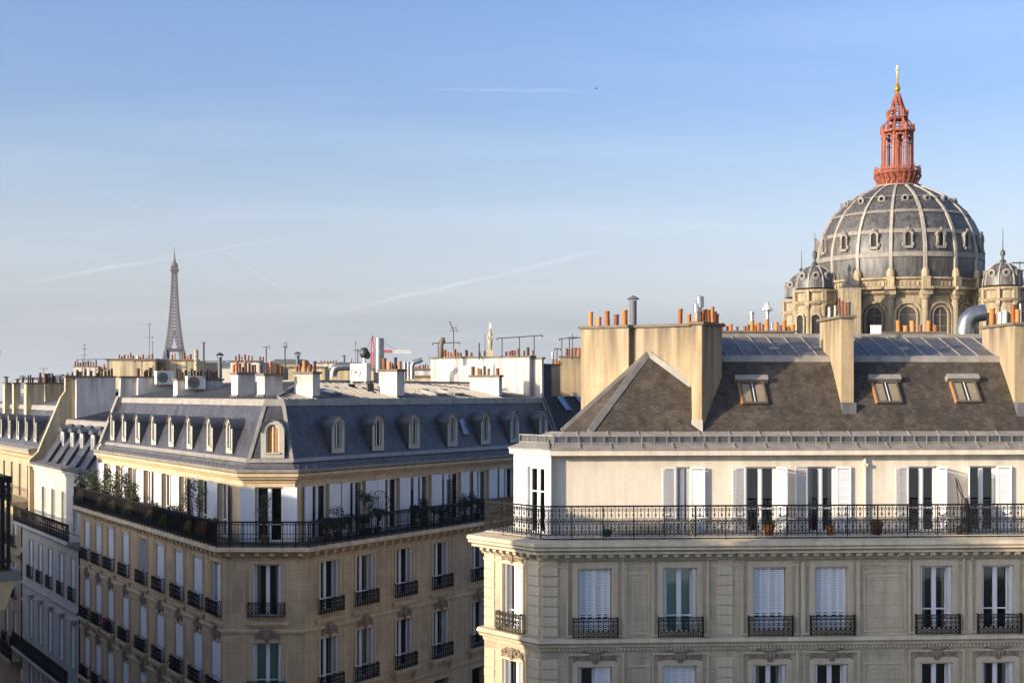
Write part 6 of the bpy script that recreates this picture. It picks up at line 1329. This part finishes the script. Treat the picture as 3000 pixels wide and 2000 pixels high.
for px, m_, h, w_, lab in ((240, 'straw', .95, .9, 'pale drooping grass at the far left end of the railing'), (302, 'straw', .85, .8, 'straw grass tuft hanging over the railing below the low dark shrub'), (336, 'straw', .80, .8, 'brownish grass tuft behind the railing below the tall shrubs'), (383, 'straw', 1.05, .95, 'largest straw grass tuft spilling over the railing'),
     (440, 'straw', .75, .55, 'pale spiky tuft left of the middle of the railing'), (485, 'leaf3', .75, .6, 'pale green tuft in the middle of the railing'), (556, 'straw', .75, .5, 'pale straw tuft in the right half of the railing'), (601, 'straw_r', .90, .85, 'russet grass clump close to the balcony corner')):
    tuft(lab, on(ML, px, 1560, -.36, zf+.22), h*.95, w_, m_, 240, out=(-.55, -.35))
shrub('small olive tree in front of the french window on the chamfered corner', on(MC, 775, 1500, .25), 2.1, .9, 'leaf1', 300, .045, trunk=.5, clumps=8)
tuft('round yellow grass pot in front of the corner french window', on(MC, 776, 1560, -.05), .62, .55, 'straw', 180)
for px, h, w_, m_, n_, lab in ((958, 1.1, 1.2, 'leaf2', 420, 'dark shrub behind the railing just right of the chamfered corner'), (990, 1.45, 1.4, 'leaf2', 620, 'big dark leafy shrub on the right hand balcony'), (1080, 2.1, 1.0, 'leaf1', 380, 'grey green olive tree before the white shutters of the right hand balcony'),
     (1062, 1.0, 1.3, 'leaf2', 420, 'low dark planting right of the big leafy shrub'), (1105, 1.1, 1.2, 'leaf1', 420, 'low yellowish shrub under the olive tree'), (1215, 1.15, 1.0, 'leaf2', 380, 'dark shrub left of the wooden trellis'), (1240, 1.35, .6, 'leaf2', 220, 'narrow climbing plant at the small trellis'),
     (1295, 1.0, 1.2, 'leaf2', 380, 'dark round shrub before the wooden trellis'), (1362, 1.7, 1.1, 'leaf2', 420, 'dark palm like shrub on the far right hand balcony'), (1398, 1.2, 1.3, 'leaf2', 420, 'last dark shrub before the cream building')):
    shrub(lab, on(MR, px, 1520, .30), h, w_, m_, n_, .052, trunk=.5 if 'tree' in lab else 0)
t = thing('dry_fan_trellis', 'dry fan shaped wire plant frame beside the olive tree', 'plant frame', on(MR, 1118, 1500, .5)); q = Vector(on(MR, 1112, 1500, .5)); mb = MB()
for k in range(12): a = R(20+k*11); mb.bar(q+Vector((0, 0, .5)), q+Vector((math.cos(a)*.95*.532, math.cos(a)*.95*.847, .5+1.35*math.sin(a))), .02)
mb.line([q+Vector((math.cos(R(a))*.95*.532, math.cos(R(a))*.95*.847, .5+1.35*math.sin(R(a)))) for a in range(20, 150, 13)], .025); part('rods', mb, 'bark', t)
for px, lab, w_, h in ((1312, 'tall dark wooden lattice trellis between the shutters of the right hand balcony', .7, 2.0), (1206, 'narrow wooden lattice trellis on the right hand balcony', .35, 1.7)):
    x = hit(MR, px, 1480, 1.0)[0]; t = link('wooden_trellis', None, None, MR @ T((x, .98, zf))); tag(t, lab, 'trellis'); mb = MB(); n = int((w_+h)/.16)
    for k in range(n+1):
        c = k*.16-w_
        for s_ in (1, -1):
            z0, z1 = c, c+w_; x0, x1 = 0, w_
            if z0 < 0: x0 = -z0; z0 = 0
            if z1 > h: x1 -= z1-h; z1 = h
            if x1-x0 < .02: continue
            f = (lambda v: v) if s_ > 0 else (lambda v: w_-v); mb.bar((f(x0)-w_/2, 0, z0), (f(x1)-w_/2, 0, z1), .022)
    part('lattice', mb, 'tc3', t, MR @ T((x, .98, zf))); part('trellis_frame', MB().box(-w_/2-.03, -w_/2, -.02, .02, 0, h).box(w_/2, w_/2+.03, -.02, .02, 0, h), 'tc3', t, MR @ T((x, .98, zf)))
z2 = H-9.08+2.12-3.19-2.12
t = thing('window_flowers', 'pink flowers in a window railing on the shaded left hand wing', 'flowers', (ML @ Vector((xl[2], -.15, H-12.1)))); mb = MB(); leaves(mb, ML @ Vector((xl[2]-.2, -.2, H-11.75)), .32, .2, .22, 160, .05); part('blossoms', mb, 'pink', t); mb = MB(); leaves(mb, ML @ Vector((xl[2], -.15, H-12.0)), .45, .18, .25, 160, .05); part('foliage', mb, 'leaf2', t)
for i, (k, row, lab) in enumerate(((1, 1, 'green plants in the second window railing of the shaded wing, second row'), (3, 1, 'dark plants in the fourth window railing of the shaded wing'), (4, 1, 'leafy plants in the fifth window railing of the shaded wing'), (0, 1, 'bushy plant in the farthest window railing of the second row'), (6, 1, 'low plants in the seventh window railing of the shaded wing'))):
    z = ROWS[row][0]; t = thing('window_plants', lab, 'plant', (ML @ Vector((xl[k], -.12, z+.1)))); mb = MB(); leaves(mb, ML @ Vector((xl[k], -.12, z+.35)), .48, .16, .28, 240, .05); part('foliage', mb, 'leaf2', t)
zR = H-4.83
def rpot(px, lab, hp, rp, m_, hpl, mp='tc1', yo=.28):
    q = Vector(on(FR, px, 1560, yo, zR)); t = thing('flower_pot', lab, 'flower pot', q); mb = MB(); mb.sm = True; mb.lathe([(rp*.68, 0), (rp*.92, hp*.78), (rp*1.06, hp*.79), (rp*1.08, hp), (rp*.9, hp), (rp*.85, hp*.85)], 16); part('pot', mb, mp, t, T(q))
    part('soil', MB().ext([(rp*.86*math.cos(k*.5236), rp*.86*math.sin(k*.5236)) for k in range(12)], 'z', hp*.8, hp*.9), 'bark', t, T(q)); mb = MB(); leaves(mb, q+Vector((0, 0, hp+hpl*.4)), rp*1.15, rp*1.1, hpl*.5, 200, .035); part('foliage', mb, m_, t)
rpot(2253, 'largest terracotta pot with low green plants behind the iron railing', .36, .21, 'leaf3', .16); rpot(2432, 'small terracotta pot with a tuft of green behind the railing', .30, .15, 'leaf3', .22)
rpot(2568, 'dark terracotta pot left of the two french windows at the right', .38, .22, 'leaf2', .15, 'tc2'); rpot(2812, 'small red pot beside the folded dark parasol', .22, .12, 'leaf2', .05, 'tc2')
q = Vector(on(FR, 1779, 1560, .30, zR)); t = thing('watering_can', 'small green watering can on the balcony behind the railing', 'watering can', q); mb = MB(); mb.sm = True; mb.lathe([(.13, 0), (.13, .2), (.09, .24), (.08, .24)], 14); part('body', mb, 'green', t, T(q)); part('handle', MB().ring((0, 0, .24), .12, .02, 12, a0=0, a1=180), 'green', t, T(q)); part('spout', MB().tube([(.1, 0, .06), (.22, 0, .20), (.27, 0, .28)], [.03, .02, .02], 8), 'green', t, T(q))
q = Vector(on(FR, 2830, 1560, .30, zR)); t = thing('folded_parasol', 'folded dark parasol leaning on the balcony by the right hand french window', 'parasol', q); mb = MB(); mb.sm = True
mb.tube([(0, 0, .05), (0, 0, .8), (-.02, .1, 1.2)], [.19, .17, .11], 10); part('cover', mb, 'iron_b', t, T(q))
mb = MB(); mb.line([(-.02, .15, 1.1), (-.16, .30, 1.55), (-.24, .38, 1.9)], .035); mb.line([(0, .15, 1.1), (-.08, .28, 1.55), (-.18, .35, 1.85)], .03); mb.line([(-.18, .2, 1.0), (-.22, .35, 1.75)], .025); part('pole', mb, 'iron_b', t, T(q))
q = Vector(on(FR, 1935, 1560, .65, zR)); t = thing('balcony_bench', 'long low pale bench against the balcony wall', 'bench', q); Mq = T(q) @ Matrix.Rotation(R(3.5), 4, 'Z')
for k in range(4): part('seat_slat', MB().box(-1.5, 1.2, -.20+.11*k, -.11+.11*k, .40, .43), 'ac', t, Mq)
for x in (-1.4, 1.1): part('leg', MB().box(x-.03, x+.03, -.18, .20, 0, .40), 'ac', t, Mq)

# ------------------------------------------------------------------ air
hz = MB().box(-2700, 2700, -140, 4700, -9.2, 335)
hm_ = bpy.data.materials.new('air'); hm_.use_nodes = True; t_ = hm_.node_tree; t_.nodes.clear()
v = t_.nodes.new('ShaderNodeVolumePrincipled'); v.inputs['Density'].default_value = HAZE = .00005; v.inputs['Color'].default_value = (.80, .84, .95, 1); v.inputs['Anisotropy'].default_value = .2
ou = t_.nodes.new('ShaderNodeOutputMaterial'); t_.links.new(v.outputs[0], ou.inputs['Volume']); MT['air'] = hm_
struct('haze', hz, 'air', 'stuff')
